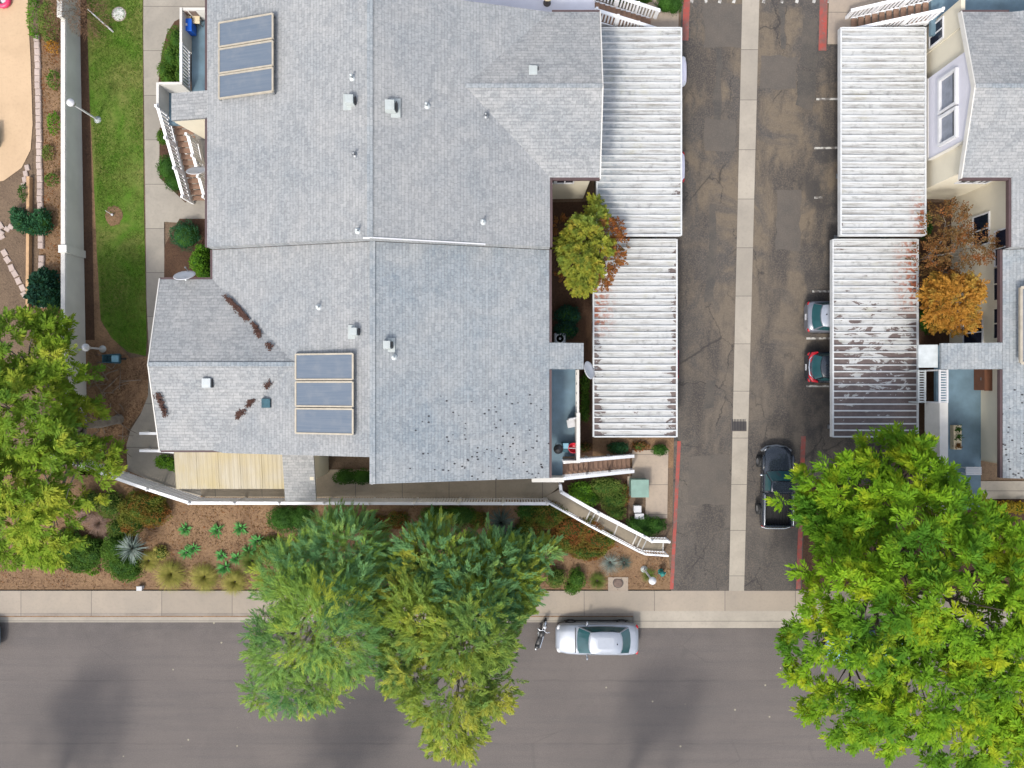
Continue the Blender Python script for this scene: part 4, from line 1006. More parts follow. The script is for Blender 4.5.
def car(label, cat, paint, L=4.6, Wd=1.76, hood=1.15, trunk=.55, Ht=1.43, shape='sedan', group=None, roof_mat=None):
    T = thing('parked_car', label, cat, (0, 0, 0), group); w = Wd / 2; f = L / 2; zl = .2
    belt = .92
    b = MB()
    if shape == 'sedan':
        st = [(-f, .70 * w, .38, .78), (-f + .06, .86 * w, .28, .90), (-f + .25, .95 * w, .24, .95), (-f + .7, w, .2, .96), (-.6, w, .19, .95), (.4, w, .19, .94), (f - hood - .2, .99 * w, .2, .93), (f - .7, .97 * w, .2, .86), (f - .25, .90 * w, .24, .77), (f - .07, .78 * w, .28, .68), (f, .62 * w, .36, .58)]
    else:
        st = [(-f, .74 * w, .40, .86), (-f + .08, .9 * w, .28, .96), (-f + .3, .97 * w, .24, .98), (-.6, w, .19, .97), (.4, w, .19, .95), (f - hood - .2, .99 * w, .2, .94), (f - .7, .97 * w, .2, .86), (f - .25, .90 * w, .24, .76), (f - .07, .78 * w, .28, .68), (f, .62 * w, .36, .58)]
    loft(b, [body_ring(*s_) for s_ in st]); B = b.build('body', paint, T)
    # greenhouse: belt outline -> roof outline
    xb0, xb1 = -f + trunk, f - hood; xr0, xr1 = (xb0 + .58, xb1 - .72) if shape == 'sedan' else (xb0 + .34, xb1 - .75)
    wb, wr = w * .90, w * .70; z0, z1 = .935, Ht - .04
    def outline(x0, x1, ww, z, bow=.08):
        return [(x1 + bow, 0, z), (x1 + bow * .7, ww * .55, z), (x1 - .04, ww * .94, z), ((x0 + x1) / 2 + .3, ww, z), ((x0 + x1) / 2 - .4, ww * .99, z), (x0 + .05, ww * .92, z), (x0 - bow * .6, ww * .5, z), (x0 - bow, 0, z)]
    lo, hi = outline(xb0, xb1, wb, z0), outline(xr0, xr1, wr, z1)
    mir = lambda p: (p[0], -p[1], p[2])
    def band(i0, i1, o=0): return [lo[i] for i in range(i0, i1 + 1)], [hi[i] for i in range(i0, i1 + 1)]
    # structure (pillars) in paint, glass set proud
    c = MB(); full_lo = lo + [mir(p) for p in lo[-2:0:-1]]; full_hi = hi + [mir(p) for p in hi[-2:0:-1]]; n = len(full_lo)
    c.add(full_lo + full_hi, [(k_, (k_ + 1) % n, n + (k_ + 1) % n, n + k_) for k_ in range(n)], False); c.build('pillars', paint, B)
    r_ = MB(); top = []
    cx = (xr0 + xr1) / 2
    rings = [full_hi, [(cx + (p[0] - cx) * .93, p[1] * .93, p[2] + .03) for p in full_hi], [(cx + (p[0] - cx) * .5, p[1] * .5, p[2] + .05) for p in full_hi]]
    vs = [p for r in rings for p in r]; fs = [(j * n + k_, j * n + (k_ + 1) % n, (j + 1) * n + (k_ + 1) % n, (j + 1) * n + k_) for j in range(2) for k_ in range(n)]; r_.add(vs, fs, True); r_.add(rings[2], [tuple(range(n))], True)
    RF = r_.build('roof', roof_mat or paint, B)
    def glass(idx_l, idx_h, name, inset=.09, mirror=False):
        a = [Vector(full_lo[i % n]) for i in idx_l]; d = [Vector(full_hi[i % n]) for i in idx_h]
        ctr = sum(a + d, Vector()) / (len(a) + len(d)); outd = Vector((ctr.x - cx, ctr.y, .35)).normalized() * .012 if name != 'side_window' else Vector((0, math.copysign(.012, ctr.y), .006))
        m = MB(); k_ = len(a)
        def ins(lo_, hi_, t): return lo_.lerp(hi_, t)
        la = [p.lerp(q, .10) for p, q in zip(a, d)]; lb = [p.lerp(q, .93) for p, q in zip(a, d)]
        def shrink(row):
            row = list(row); row[0] = row[0].lerp(row[1], inset); row[-1] = row[-1].lerp(row[-2], inset); return row
        la, lb = shrink(la), shrink(lb)
        m.add([p + outd for p in la] + [p + outd for p in lb], [(i, i + 1, k_ + i + 1, k_ + i) for i in range(k_ - 1)], True); m.build(name, 'car_glass', B)
    glass([-2, -1, 0, 1, 2], [-2, -1, 0, 1, 2], 'windshield'); glass([5, 6, 7, 8, 9], [5, 6, 7, 8, 9], 'rear_window')
    glass([2, 3, 4, 5], [2, 3, 4, 5], 'side_window', .12); glass([-2, -3, -4, -5], [-2, -3, -4, -5], 'side_window', .12)
    for s_ in (-1, 1):
        for x in (f - .86, -f + .88): wheel(T, x, s_ * (w - .11))
        h = MB(); h.ell((f - .22, s_ * w * .70, .66), (.17, .17, .075), 10, 6); h.build('headlight', 'clear_lens', B)
        t = MB(); t.ell((-f + .10, s_ * w * .76, .80), (.09, .17, .10), 10, 6); t.build('tail_light', 'red_lens', B)
        mr = MB(); mr.ell((xb1 - .55, s_ * (w + .10), 1.0), (.06, .11, .08), 10, 6); mr.bar((xb1 - .52, s_ * (w - .08), .95), (xb1 - .54, s_ * (w + .06), .98), .05, .04); mr.build('mirror', paint, B)
    pl = MB(); pl.cbox((-f - .006, 0, .62), (.02, .34, .15)); pl.build('licence_plate', 'plate', B)
    sm = MB()
    sm.bar((f - hood + .10, -w * .8, .955), (f - hood + .10, w * .8, .955), .05, .02); sm.bar((xb1 - .02, -.5, .98), (xb1 - .2, -.02, 1.06), .02, .02); sm.build('wiper', 'black_plastic', B)
    an = MB(); an.lathe([(.035, 0), (.03, .03), (.012, .05), (.008, .12), (0, .125)], (xr0 + .2, .05, Ht), 8); an.build('antenna', 'black_plastic', RF)
    sl = MB()
    for s_ in (-1, 1): sl.bar((-f + .5, s_ * (w - .01), .24), (f - .5, s_ * (w - .01), .24), .03, .08)
    sl.build('sill', 'black_plastic', B)
    return T
def place(T, x, y, heading, z=None, pitch=0): T.location = (x, y, gz(x, y) + .03 if z is None else z); T.rotation_euler = (0, pitch, heading)
c = car('silver sedan parked along the kerb next to a small black motorcycle', 'car', 'paint_silver', 4.62, 1.76, 1.18, .50); place(c, 4.76, -14.27, math.pi, .005)
c = car('grey blue car of which only the nose shows at the left edge of the street', 'car', 'paint_bluegrey', 4.4, 1.74, 1.1, .5); place(c, -31.1, -14.25, 0, .005)
c = car('pale blue car parked on the street under the big bright green tree', 'car', 'paint_blue', 4.4, 1.74, 1.1, .5); place(c, 19.9, -14.75, math.pi, .005)
c = car('grey hatchback poking out tail first from under the lower right carport', 'car', 'paint_grey', 4.1, 1.74, .95, .22, 1.48, 'hatch', None, 'paint_silver'); place(c, 18.0, 3.64, 0, pitch=0)
c = car('dark car with large red tail lights poking out from under the lower right carport', 'car', 'paint_black', 4.0, 1.72, .95, .22, 1.46, 'hatch'); place(c, 18.05, .92, 0)
for ch in bpy.data.objects:
    if ch.parent and ch.parent.parent == c and ch.name.startswith('tail_light'): ch.scale = (1, 1, 1)
m = MB()
for s_ in (-1, 1): m.tube([(-1.93, s_ * .18, .93), (-1.90, s_ * .5, .95), (-1.78, s_ * .72, .97), (-1.5, s_ * .8, .98)], [.05, .10, .11, .05], 8)
m.build('tail_light', 'red_lens', [o for o in bpy.data.objects if o.parent == c and o.name.startswith('body')][0], world=False)
m = MB(); m.tube([(-1.78, -.66, 1.02), (-1.95, -.4, 1.0), (-1.99, 0, 1.0), (-1.95, .4, 1.0), (-1.78, .66, 1.02)], .045, 8); m.build('spoiler', 'chrome', [o for o in bpy.data.objects if o.parent == c and o.name.startswith('body')][0], world=False)
c = car('dark maroon car whose rear bumper shows at the lower left carport', 'car', 'paint_maroon', 4.5, 1.72, 1.1, .5); place(c, 6.82, 1.08, math.pi)
c = car('pale lilac white car bulging out of the upper left carport near its north end', 'car', 'paint_white', 4.6, 1.8, 1.1, .5); place(c, 6.95, 16.55, 0)
c = car('white car with red tail lights at the middle of the upper left carport', 'car', 'paint_white', 4.5, 1.74, 1.1, .5); place(c, 6.95, 11.55, math.pi)

def pickup():
    T = thing('pickup_truck', 'black pickup truck with an open ribbed bed parked beside the red kerb', 'pickup', (0, 0, 0)); L = 4.72; w = .87; f = L / 2
    b = MB(); st = [(-f, .90 * w, .42, .98), (-f + .05, .97 * w, .36, 1.0), (-f + .4, w, .32, 1.0), (-.3, w, .30, 1.0)]
    # bed: two sides and floor; cab and hood lofted
    hd = [(-.32, w * .985, .3, 1.02), (.3, w * .99, .3, 1.02), (.95, w * .98, .3, 1.02), (1.5, .96 * w, .3, .98), (1.95, .90 * w, .34, .93), (2.2, .80 * w, .38, .86), (f, .55 * w, .44, .74)]
    loft(b, [body_ring(*s_) for s_ in hd]); B = b.build('body', 'paint_black', T)
    bd = MB(); x0, x1 = -f + .02, -.34
    for s_ in (-1, 1):
        loft(bd, [[(x, s_ * w * .80, .45), (x, s_ * w * .80, 1.0), (x, s_ * w * .84, 1.03), (x, s_ * w * .97, 1.03), (x, s_ * w * wd, .96), (x, s_ * w * wd, .5), (x, s_ * w * .92, .36)][::s_] for x, wd in ((x0, .96), (x0 + .3, 1.0), (x0 + .7, 1.03), (x0 + 1.1, 1.0), (x1, .99))])
    bd.box(x0, x0 + .07, -w * .8, w * .8, .42, 1.0); bd.box(x1 - .06, x1, -w * .8, w * .8, .42, 1.02)
    BD = bd.build('bed', 'paint_black', T)
    fl = MB(); fl.box(x0 + .071, x1 - .061, -w * .8, w * .8, .50, .56)
    for i in range(9): y = -w * .7 + i * w * 1.4 / 8; fl.box(x0 + .08, x1 - .07, y - .03, y + .03, .561, .60)
    fl.build('bed_liner', 'black_plastic', BD)
    rl = MB()
    for s_ in (-1, 1): rl.tube([(x0 + .1, s_ * w * .9, 1.04), (x0 + .2, s_ * w * .9, 1.075), (x1 - .1, s_ * w * .9, 1.075)], .025, 8)
    rl.build('bed_rail', 'chrome', BD)
    # cab
    lo = [(1.0, 0, 1.03), (.98, w * .55, 1.03), (.92, w * .86, 1.03), (.3, w * .9, 1.03), (-.25, w * .9, 1.03), (-.32, w * .6, 1.03), (-.33, 0, 1.03)]
    hi = [(.42, 0, 1.62), (.41, w * .45, 1.62), (.37, w * .7, 1.61), (.1, w * .74, 1.61), (-.16, w * .73, 1.61), (-.22, w * .5, 1.62), (-.23, 0, 1.62)]
    mi = lambda q: q + [(p[0], -p[1], p[2]) for p in q[-2:0:-1]]
    lo, hi = mi(lo), mi(hi); n = len(lo); c_ = MB(); c_.add(lo + hi, [(k_, (k_ + 1) % n, n + (k_ + 1) % n, n + k_) for k_ in range(n)])
    top = [(.1 + (p[0] - .1) * .9, p[1] * .9, p[2] + .04) for p in hi]; c_.add(hi + top, [(k_, (k_ + 1) % n, n + (k_ + 1) % n, n + k_) for k_ in range(n)], True); c_.add(top, [tuple(range(n))]); CB = c_.build('cab', 'paint_black', T)
    def gl(idx, name):
        a = [Vector(lo[i]) for i in idx]; d = [Vector(hi[i]) for i in idx]; ctr = sum(a + d, Vector()) / (2 * len(a)); o = Vector((ctr.x - .2, ctr.y, .3)).normalized() * .02
        la = [p.lerp(q, .08) for p, q in zip(a, d)]; lb = [p.lerp(q, .94) for p, q in zip(a, d)]
        for r in (la, lb): r[0] = r[0].lerp(r[1], .1); r[-1] = r[-1].lerp(r[-2], .1)
        m = MB(); k_ = len(a); m.add([p + o for p in la + lb], [(i, i + 1, k_ + i + 1, k_ + i) for i in range(k_ - 1)], True); m.build(name, 'car_glass', CB)
    gl([-2, -1, 0, 1, 2], 'windshield'); gl([5, 6, 7], 'rear_window'); gl([2, 3, 4], 'side_window'); gl([-2, -3, -4], 'side_window')
    for s_ in (-1, 1):
        for x in (1.42, -1.40): wheel(T, x, s_ * (w - .02), .35, .24)
        h = MB(); h.ell((f - .24, s_ * w * .66, .74), (.14, .16, .09), 10, 6); h.build('headlight', 'clear_lens', B)
        t = MB(); t.cbox((-f + .03, s_ * w * .9, .84), (.08, .12, .3)); t.build('tail_light', 'red_lens', BD, bevel=.02)
        mr = MB(); mr.ell((.72, s_ * (w + .13), 1.1), (.07, .12, .1), 10, 6); mr.bar((.72, s_ * (w - .1), 1.05), (.72, s_ * (w + .05), 1.08), .05, .05); mr.build('mirror', 'chrome', CB)
        fr = MB(); fr.ell((1.42, s_ * w * .93, .86), (.5, .11, .15), 14, 8); fr.build('fender', 'paint_black', B)
        for x in (.15, -.15):
            dh = MB(); dh.cbox((x, s_ * (w + .0), .9), (.14, .03, .04)); dh.build('door_handle', 'chrome', B)
    bp = MB(); bp.tube([(-f - .02, -w * .9, .55), (-f - .12, -w * .6, .55), (-f - .13, 0, .55), (-f - .12, w * .6, .55), (-f - .02, w * .9, .55)], .09, 8); bp.build('rear_bumper', 'chrome', T)
    bp = MB(); bp.tube([(f - .28, -w * .95, .5), (f - .06, -w * .6, .5), (f + .03, 0, .5), (f - .06, w * .6, .5), (f - .28, w * .95, .5)], .1, 8); bp.build('front_bumper', 'steel_grey', T)
    return T
c = pickup(); place(c, 14.62, -5.65, math.pi / 2 - .012, gz(14.6, -5.65) + .03); c.scale = (.93, 1, 1)

def motorcycle():
    T = thing('motorcycle', 'small black motorcycle standing between the silver sedan and the feathery tree', 'motorcycle', (0, 0, 0))
    for x, nm in ((.62, 'wheel'), (-.62, 'wheel')):
        m = MB(); n = 20; vs = []; fs = []
        for k_ in range(n):
            a = 2 * math.pi * k_ / n
            for q in range(6): b = 2 * math.pi * q / 6; r_ = .25 + .05 * math.cos(b); vs.append((x + r_ * math.cos(a), .05 * math.sin(b), .30 + r_ * math.sin(a)))
        for k_ in range(n):
            for q in range(6): fs.append((k_ * 6 + q, ((k_ + 1) % n) * 6 + q, ((k_ + 1) % n) * 6 + (q + 1) % 6, k_ * 6 + (q + 1) % 6))
        m.add(vs, fs, True)
        for i in range(6): a = i * math.pi / 3; m.bar((x, 0, .3), (x + .21 * math.cos(a), 0, .3 + .21 * math.sin(a)), .02, .02)
        m.build(nm, 'tyre', T)
    m = MB(); m.ell((.18, 0, .78), (.26, .16, .13), 12, 8); m.build('fuel_tank', 'black_plastic', T)
    m = MB(); m.ell((-.3, 0, .74), (.34, .15, .08), 12, 8); m.ell((-.62, 0, .78), (.16, .12, .07), 10, 6); m.build('seat', 'black_plastic', T)
    m = MB(); m.box(-.15, .3, -.14, .14, .3, .62); m.ell((.1, .16, .45), (.16, .07, .13), 8, 6); m.build('engine', 'steel_grey', T)
    m = MB(); m.tube([(.42, -.36, .95), (.36, -.2, 1.0), (.42, 0, .96), (.36, .2, 1.0), (.42, .36, .95)], .022, 6); m.build('handlebar', 'chrome', T)
    m = MB(); m.tube([(.64, .07, .3), (.46, .07, .9)], .03, 6); m.tube([(.64, -.07, .3), (.46, -.07, .9)], .03, 6); m.build('fork', 'chrome', T)
    m = MB(); m.ell((.58, 0, .86), (.1, .11, .11), 10, 8); m.build('headlight', 'clear_lens', T)
    m = MB(); m.tube([(.2, -.16, .35), (-.2, -.2, .33), (-.75, -.22, .4)], [.03, .045, .05], 8); m.build('exhaust', 'chrome', T)
    m = MB(); m.ell((-.70, 0, .62), (.2, .09, .06), 10, 6); m.ell((.66, 0, .62), (.2, .08, .05), 10, 6); m.build('mudguard', 'chrome', T)
    return T
c = motorcycle(); place(c, 1.62, -14.1, R(70), .02)
# ================================================================== PLANTS
def lobes_px(rows, fx=1.0):
    out = []
    for px, py, z, rp, rz in rows:
        v = P(px, py, z); r = rp * S * (H - z) / H; out.append((v.x, v.y, z, r * fx, r, rz))
    return out
def tree(name, label, cat, base, rows, leaf, trunk, n, k, L, W, spread, droop, axis, r0=.22, top=.55, gap=.62, gs=.55, seed=1.0, group=None, extra=None, lean=None, inner=.62, clump=0, jit=.35):
    b = G(*base); T = thing(name, label, cat, tuple(b), group); lb = lobes_px(rows)
    m = MB(); limbs(m, b - Vector((0, 0, .1)), top, lb, r0, int(seed * 10), lean); m.build('trunk', trunk, T)
    Pt, Dr = lobe_points(lb, n // clump if clump else n, inner, .5, gap, gs, seed)
    if clump:                                       # each twig end carries a star of sprays
        Pt = np.repeat(Pt, clump, 0); Dr = np.repeat(Dr, clump, 0); az = rng.uniform(0, 6.283, len(Pt)); Hh = np.stack([np.cos(az), np.sin(az), rng.uniform(-.1, .6, len(Pt))], 1)
        Dr = Dr * .45 + Hh * .95; Pt = Pt + rng.normal(0, .06, Pt.shape)
    c = np.mean([l[:2] for l in lb], 0)
    out = Pt.copy(); out[:, :2] -= c; out[:, 2] = 0; out /= (np.linalg.norm(out, axis=1, keepdims=True) + 1e-6)
    D = Dr * .8 + out * .5 + rng.normal(0, jit, Pt.shape); D[:, 2] = D[:, 2] * .45 + .05
    V = sprays(Pt, D, k, L, W, spread, droop, axis); leaf_object('crown', V, leaf, T)
    if extra:
        rows2, leaf2, n2 = extra[:3]; l2 = lobes_px(rows2); P2, D2 = lobe_points(l2, n2, .3, .4, gap, gs, seed + 3); leaf_object(extra[3] if len(extra) > 3 else 'red_foliage', sprays(P2, D2 + rng.normal(0, .4, P2.shape), k, L, W, spread, droop, axis), leaf2, T)
    return T
tree('street_tree', 'huge bright green leafy tree filling the lower right corner', 'tree', (843, 562),
     [(850, 500, 6.8, 52, 1.8), (905, 482, 7.2, 44, 1.8), (900, 545, 8.6, 66, 2.2), (952, 512, 7.6, 30, 1.7), (962, 600, 9, 70, 2.4), (872, 605, 8.8, 66, 2.3), (830, 530, 6.6, 32, 1.6), (820, 645, 7, 36, 1.8), (848, 688, 7, 52, 1.9), (920, 680, 8.4, 62, 2.2), (1000, 650, 8.5, 56, 2.2), (955, 722, 7.2, 52, 1.9), (1008, 575, 8, 40, 1.9), (1040, 700, 8, 60, 2.2), (885, 722, 6.2, 32, 1.4), (905, 447, 6.5, 18, 1.1), (850, 466, 6.4, 24, 1.3), (834, 476, 6.0, 15, 1.1), (876, 456, 6.5, 20, 1.2), (1020, 745, 7, 40, 1.6), (985, 540, 8, 30, 1.5), (800, 505, 6, 16, 1)],
     'leaf_bright', 'bark', 8400, 9, .27, .088, .95, .25, .50, .3, .5, .66, .5, 2.0, clump=7)
tree('street_tree', 'bright green tree at the left edge overhanging the boundary wall end', 'tree', (119, 419),
     [(18, 352, 6, 42, 1.7), (60, 368, 6.2, 26, 1.5), (22, 415, 7.2, 46, 1.9), (78, 472, 6, 34, 1.5), (25, 490, 7, 46, 1.9), (50, 528, 5.5, 34, 1.3), (-25, 400, 7, 46, 2), (8, 540, 5, 26, 1.2), (-30, 480, 7, 50, 2), (82, 412, 5.4, 16, 1), (55, 332, 5.5, 18, 1), (95, 455, 5.4, 18, 1), (50, 440, 7.4, 26, 1.4)],
     'leaf_left', 'pale_bark', 5400, 9, .24, .08, 1.0, .22, .44, .25, .45, .66, .5, 3.1, clump=6, lean=tuple(P(84, 425, 4.6)))
FG = 'feathery street trees between the walkway and the street'
tree('feathery_tree', 'feathery blue green tree, left of the pair, hanging over the kerb', 'tree', (343, 577),
     [(342, 556, 6, 42, 1.5), (300, 578, 6.5, 38, 1.5), (382, 578, 5.5, 26, 1.2), (328, 620, 7.6, 48, 1.8), (282, 650, 7, 28, 1.5), (298, 684, 6.4, 24, 1.3), (348, 645, 6.6, 34, 1.5), (268, 625, 6, 14, 1.2), (386, 622, 5.8, 24, 1.1), (392, 590, 5.8, 22, 1.1), (322, 680, 6.2, 24, 1.1), (270, 690, 6, 18, .9)],
     'leaf_feather_a', 'pale_bark', 3000, 20, .22, .032, .62, .30, .62, .2, .5, .60, .8, 5.3, FG, jit=.65, extra=([(342, 550, 6.2, 38, 1.4), (306, 566, 6.3, 26, 1.3), (378, 572, 5.8, 24, 1.2), (350, 592, 7.2, 32, 1.4)], 'leaf_feather_deep', 950, 'upper_foliage'))
tree('feathery_tree', 'yellow green feathery tree, right of the pair, reaching the farthest down the street', 'tree', (470, 578),
     [(440, 568, 6, 44, 1.7), (500, 575, 6, 38, 1.5), (532, 555, 5.5, 15, 1.0), (420, 612, 7, 40, 1.7), (474, 628, 7.7, 44, 1.9), (494, 640, 6.5, 20, 1.5), (412, 658, 6.5, 32, 1.5), (450, 688, 7.5, 44, 1.8), (490, 686, 7, 24, 1.5), (455, 728, 7, 27, 1.3), (395, 672, 6, 18, 1.0), (512, 598, 6, 20, 1.2)],
     'leaf_feather_b', 'pale_bark', 3000, 20, .22, .048, .75, .25, .56, .2, .5, .60, .8, 6.7, FG, jit=.65, extra=([(435, 558, 6.2, 36, 1.5), (496, 568, 6.2, 34, 1.4), (538, 554, 5.6, 17, 1.0), (470, 596, 7.4, 36, 1.5), (515, 588, 6.2, 20, 1.1)], 'leaf_feather_deep', 1050, 'upper_foliage'))
tree('maple_tree', 'yellow green autumn tree in the narrow courtyard leaning over the left carport', 'tree', (577, 266),
     [(583, 232, 5.2, 13, 1.1), (578, 258, 5.4, 16, 1.2), (597, 218, 4.8, 8, .8), (568, 246, 4.6, 9, .9), (582, 280, 4.8, 12, .9), (601, 248, 5, 10, .9), (590, 268, 5, 12, .9), (592, 207, 4.4, 6, .6)],
     'leaf_maple', 'bark', 1250, 7, .13, .09, 1.2, .15, .30, .11, .5, .56, 1.3, 7.9, extra=([(610, 230, 4.8, 12, .6), (610, 258, 4.8, 13, .8), (602, 276, 4.6, 10, .7), (618, 244, 4.6, 9, .5), (566, 275, 3.5, 8, .8), (560, 225, 2.5, 7, .8)], 'leaf_maple_red', 230))
tree('maple_tree', 'sparse brown leaved tree with bare pale limbs in the right courtyard', 'tree', (908, 262),
     [(945, 225, 4.4, 22, 1.1), (952, 252, 4.6, 22, 1.2), (976, 246, 5, 16, .9), (930, 258, 3.6, 14, 1.0), (940, 278, 3.8, 14, .9)],
     'leaf_brown', 'pale_bark', 560, 6, .12, .07, 1.2, .15, .35, .10, .6, .62, 1.1, 8.8)
tree('maple_tree', 'dense orange autumn tree in the right courtyard below the sparse brown one', 'tree', (915, 307),
     [(948, 300, 4.8, 23, 1.2), (960, 318, 4.8, 13, .9), (938, 290, 4.4, 13, .9), (965, 292, 5, 13, .9), (940, 318, 4.2, 11, .8)],
     'leaf_orange', 'pale_bark', 1200, 7, .12, .075, 1.2, .15, .30, .10, .6, .50, 1.6, 9.4)
# trees on the far pavement, beyond the picture, whose soft shade lies on the street
for i, (x, y, h) in enumerate(((46, 806, 8.4), (316, 822, 8.8), (612, 808, 9.2))):
    b = G(x, y); T = thing('roadside_tree', ['tree on the far pavement whose thin shade falls on the left of the street', 'tree on the far pavement shading the street below the feathery pair', 'tree on the far pavement shading the street below the silver sedan'][i], 'tree', tuple(b))
    lb = [(b.x + dx, b.y + dy, h - 2.2 + dz, r, r, 1.5) for dx, dy, dz, r in ((0, 0, 1, 1.7), (1.1, .8, 0, 1.4), (-1.0, -.6, 0, 1.4), (-.5, 1.2, -.5, 1.2), (.6, -1.2, -.3, 1.3))]
    m = MB(); limbs(m, b, .55, lb, .2, i + 40); m.build('trunk', 'bark', T); Pt, Dr = lobe_points(lb, 380, .3, .3, .62, .6, i + 11.0)
    leaf_object('crown', sprays(Pt, Dr + rng.normal(0, .3, Pt.shape), 7, .34, .1, 1.0, .2, .5), 'leaf_bright', T)

def shrub(name, label, cat, rows, leaf, dens=260, L=.10, W=.055, group=None, core=True, gap=0.0, sprk=0, up=.9):
    """rows: px, py at ground, rx px, ry px, height; leaves over a twiggy core"""
    lb = []
    for px, py, rx, ry, h in rows:
        g = G(px, py); v = P(px, py, g.z + h * .5); k = S * (H - g.z) / H; lb.append((v.x, v.y, g.z + h * .35, rx * k * .93, ry * k * .93, h * .65))
    g0 = min(l[2] - l[5] * .55 for l in lb)
    T = thing(name, label, cat, (lb[0][0], lb[0][1], gz(lb[0][0], lb[0][1])), group)
    if core:
        m = MB()
        for i, l in enumerate(lb): m.ell(l[:3], (l[3] * .80, l[4] * .80, l[5] * .80), 18, 9, .10, seed=i + len(rows))
        m.build('twigs', 'leaf_dark', T)
    area = sum(l[3] * l[4] for l in lb) * 3.14
    n = int(area * dens * 2.3) + 60
    Pt, Dr = lobe_points(lb, n, .86, .5, gap, 1.6, rows[0][0] * .013, zmin=-.35)
    D = Dr * .55 + rng.normal(0, .55, Pt.shape); D[:, 2] = np.abs(D[:, 2]) * up
    if sprk: V = sprays(Pt, D, sprk, L, W, 1.0, .1, L * 1.6)
    else: V = leaves_mesh(Pt, D, L * rng.uniform(.7, 1.3, len(Pt)), W * rng.uniform(.8, 1.2, len(Pt)), .05)
    leaf_object('foliage', V, leaf, T); return T
def rosette(name, label, cat, px, py, n, L, W, leaf, arch=.5, spread=(15, 80), group=None, seg=4, z0=0.0, stem=0.0, stem_mat='bark', fold=.0, part='blades', lean=(0, 0)):
    g = G(px, py); T = thing(name, label, cat, tuple(g), group); vs = []
    for i in range(n):
        az = rng.uniform(0, 2 * math.pi); el = math.radians(90 - rng.uniform(*spread)); l = L * rng.uniform(.75, 1.1); w = W * rng.uniform(.8, 1.2)
        h = np.array([math.cos(az), math.sin(az), 0]); sd = np.array([-math.sin(az), math.cos(az), 0]); e = el; p = np.array([g.x + lean[0], g.y + lean[1], g.z + z0 + stem]) + h * .04
        for s_ in range(seg):
            w0 = w * (1 - (s_ / seg) ** 1.6) * (.7 if s_ == 0 else 1); w1 = w * (1 - ((s_ + 1) / seg) ** 1.6)
            q = p + (h * math.cos(e) + np.array([0, 0, 1.0]) * math.sin(e)) * l / seg
            vs += [p - sd * w0 / 2, p + sd * w0 / 2, q + sd * max(w1, .004) / 2, q - sd * max(w1, .004) / 2]; p = q; e -= arch * 1.3 / seg
    leaf_object(part, np.array(vs), leaf, T)
    m = MB()
    if stem: m.tube([(g.x, g.y, g.z - .05), (g.x + lean[0] * .6, g.y + lean[1] * .6, g.z + stem * .55), (g.x + lean[0], g.y + lean[1], g.z + stem + .05)], [.09, .075, .09], 8)
    else: m.ell((g.x, g.y, g.z + .04), (.08, .08, .1), 8, 5)
    m.build('stem', stem_mat, T); return T
# ---- clipped hedges and shrubs by the west path
shrub('clipped_hedge', 'kidney shaped clipped hedge between the west path and the upper deck', 'hedge', [(177, 40, 9, 14, 1.0), (171, 57, 9, 16, 1.0), (166, 72, 8, 12, 1.0), (169, 80, 7, 6, 1.0)], 'leaf_hedge', 420, .07, .04)
shrub('clipped_hedge', 'narrow rounded hedge tucked under the white deck railing', 'hedge', [(182, 62, 5, 14, 1.1), (182, 76, 5, 10, 1.1)], 'leaf_hedge', 420, .07, .04)
shrub('clipped_hedge', 'dense dome shaped hedge at the foot of the west stairs', 'hedge', [(168, 168, 12, 14, 1.0), (174, 182, 10, 10, .9)], 'leaf_dark', 480, .06, .035)
shrub('small_shrub', 'small loose green shrub beside the top of the west stairs', 'shrub', [(163, 137, 6, 7, .6)], 'leaf_hedge', 300, .12, .05)
shrub('round_shrub', 'round blue green globe shrub in the bed by the west path', 'shrub', [(185, 235, 15, 15, 1.1)], 'leaf_bluegreen', 380, .10, .03)
shrub('leafy_shrub', 'bright lime green shrub right beside the satellite dish', 'shrub', [(200, 262, 10, 12, 1.1), (205, 272, 8, 9, 1.0), (203, 250, 7, 5, .9)], 'leaf_lime', 300, .12, .06)
shrub('small_shrub', 'small bright green shrub between the patio cover and the short stair', 'shrub', [(165, 462, 11, 7, .7), (174, 465, 7, 6, .8)], 'leaf_lime', 320, .10, .05)
# ---- south bed
shrub('clipped_hedge', 'dark green oval hedge against the walkway railing, left of the feathery pair', 'hedge', [(283, 519, 17, 14, 1.0), (300, 519, 14, 14, 1.0)], 'leaf_dark', 460, .065, .035)
shrub('clipped_hedge', 'dark green oval hedge against the walkway railing above the two feathery trees', 'hedge', [(438, 516, 20, 11, .9), (460, 516, 18, 11, .9)], 'leaf_hedge', 420, .065, .035)
shrub('round_shrub', 'large rounded red and green shrub at the bend of the walkway railing', 'shrub', [(143, 507, 24, 17, 1.2), (152, 514, 16, 14, 1.2), (132, 520, 14, 16, 1.0)], 'leaf_redgreen', 380, .10, .055)
shrub('spreading_shrub', 'dark green spreading shrub at the lower left below the pink grasses', 'shrub', [(68, 546, 20, 16, 1.0), (88, 552, 18, 16, 1.1), (60, 556, 12, 12, .8), (80, 565, 14, 8, .7)], 'leaf_hedge', 360, .10, .05)
shrub('spreading_shrub', 'rounded dark green shrub just left of the tall pale yucca', 'shrub', [(117, 548, 16, 16, 1.2), (122, 562, 19, 17, 1.2), (128, 572, 13, 10, .9)], 'leaf_hedge', 400, .09, .045)
shrub('yellow_shrub', 'yellow green shrub under the edge of the left tree', 'shrub', [(110, 505, 13, 14, .9), (118, 528, 11, 10, .8), (90, 500, 12, 9, .8)], 'grass_green', 300, .14, .04)
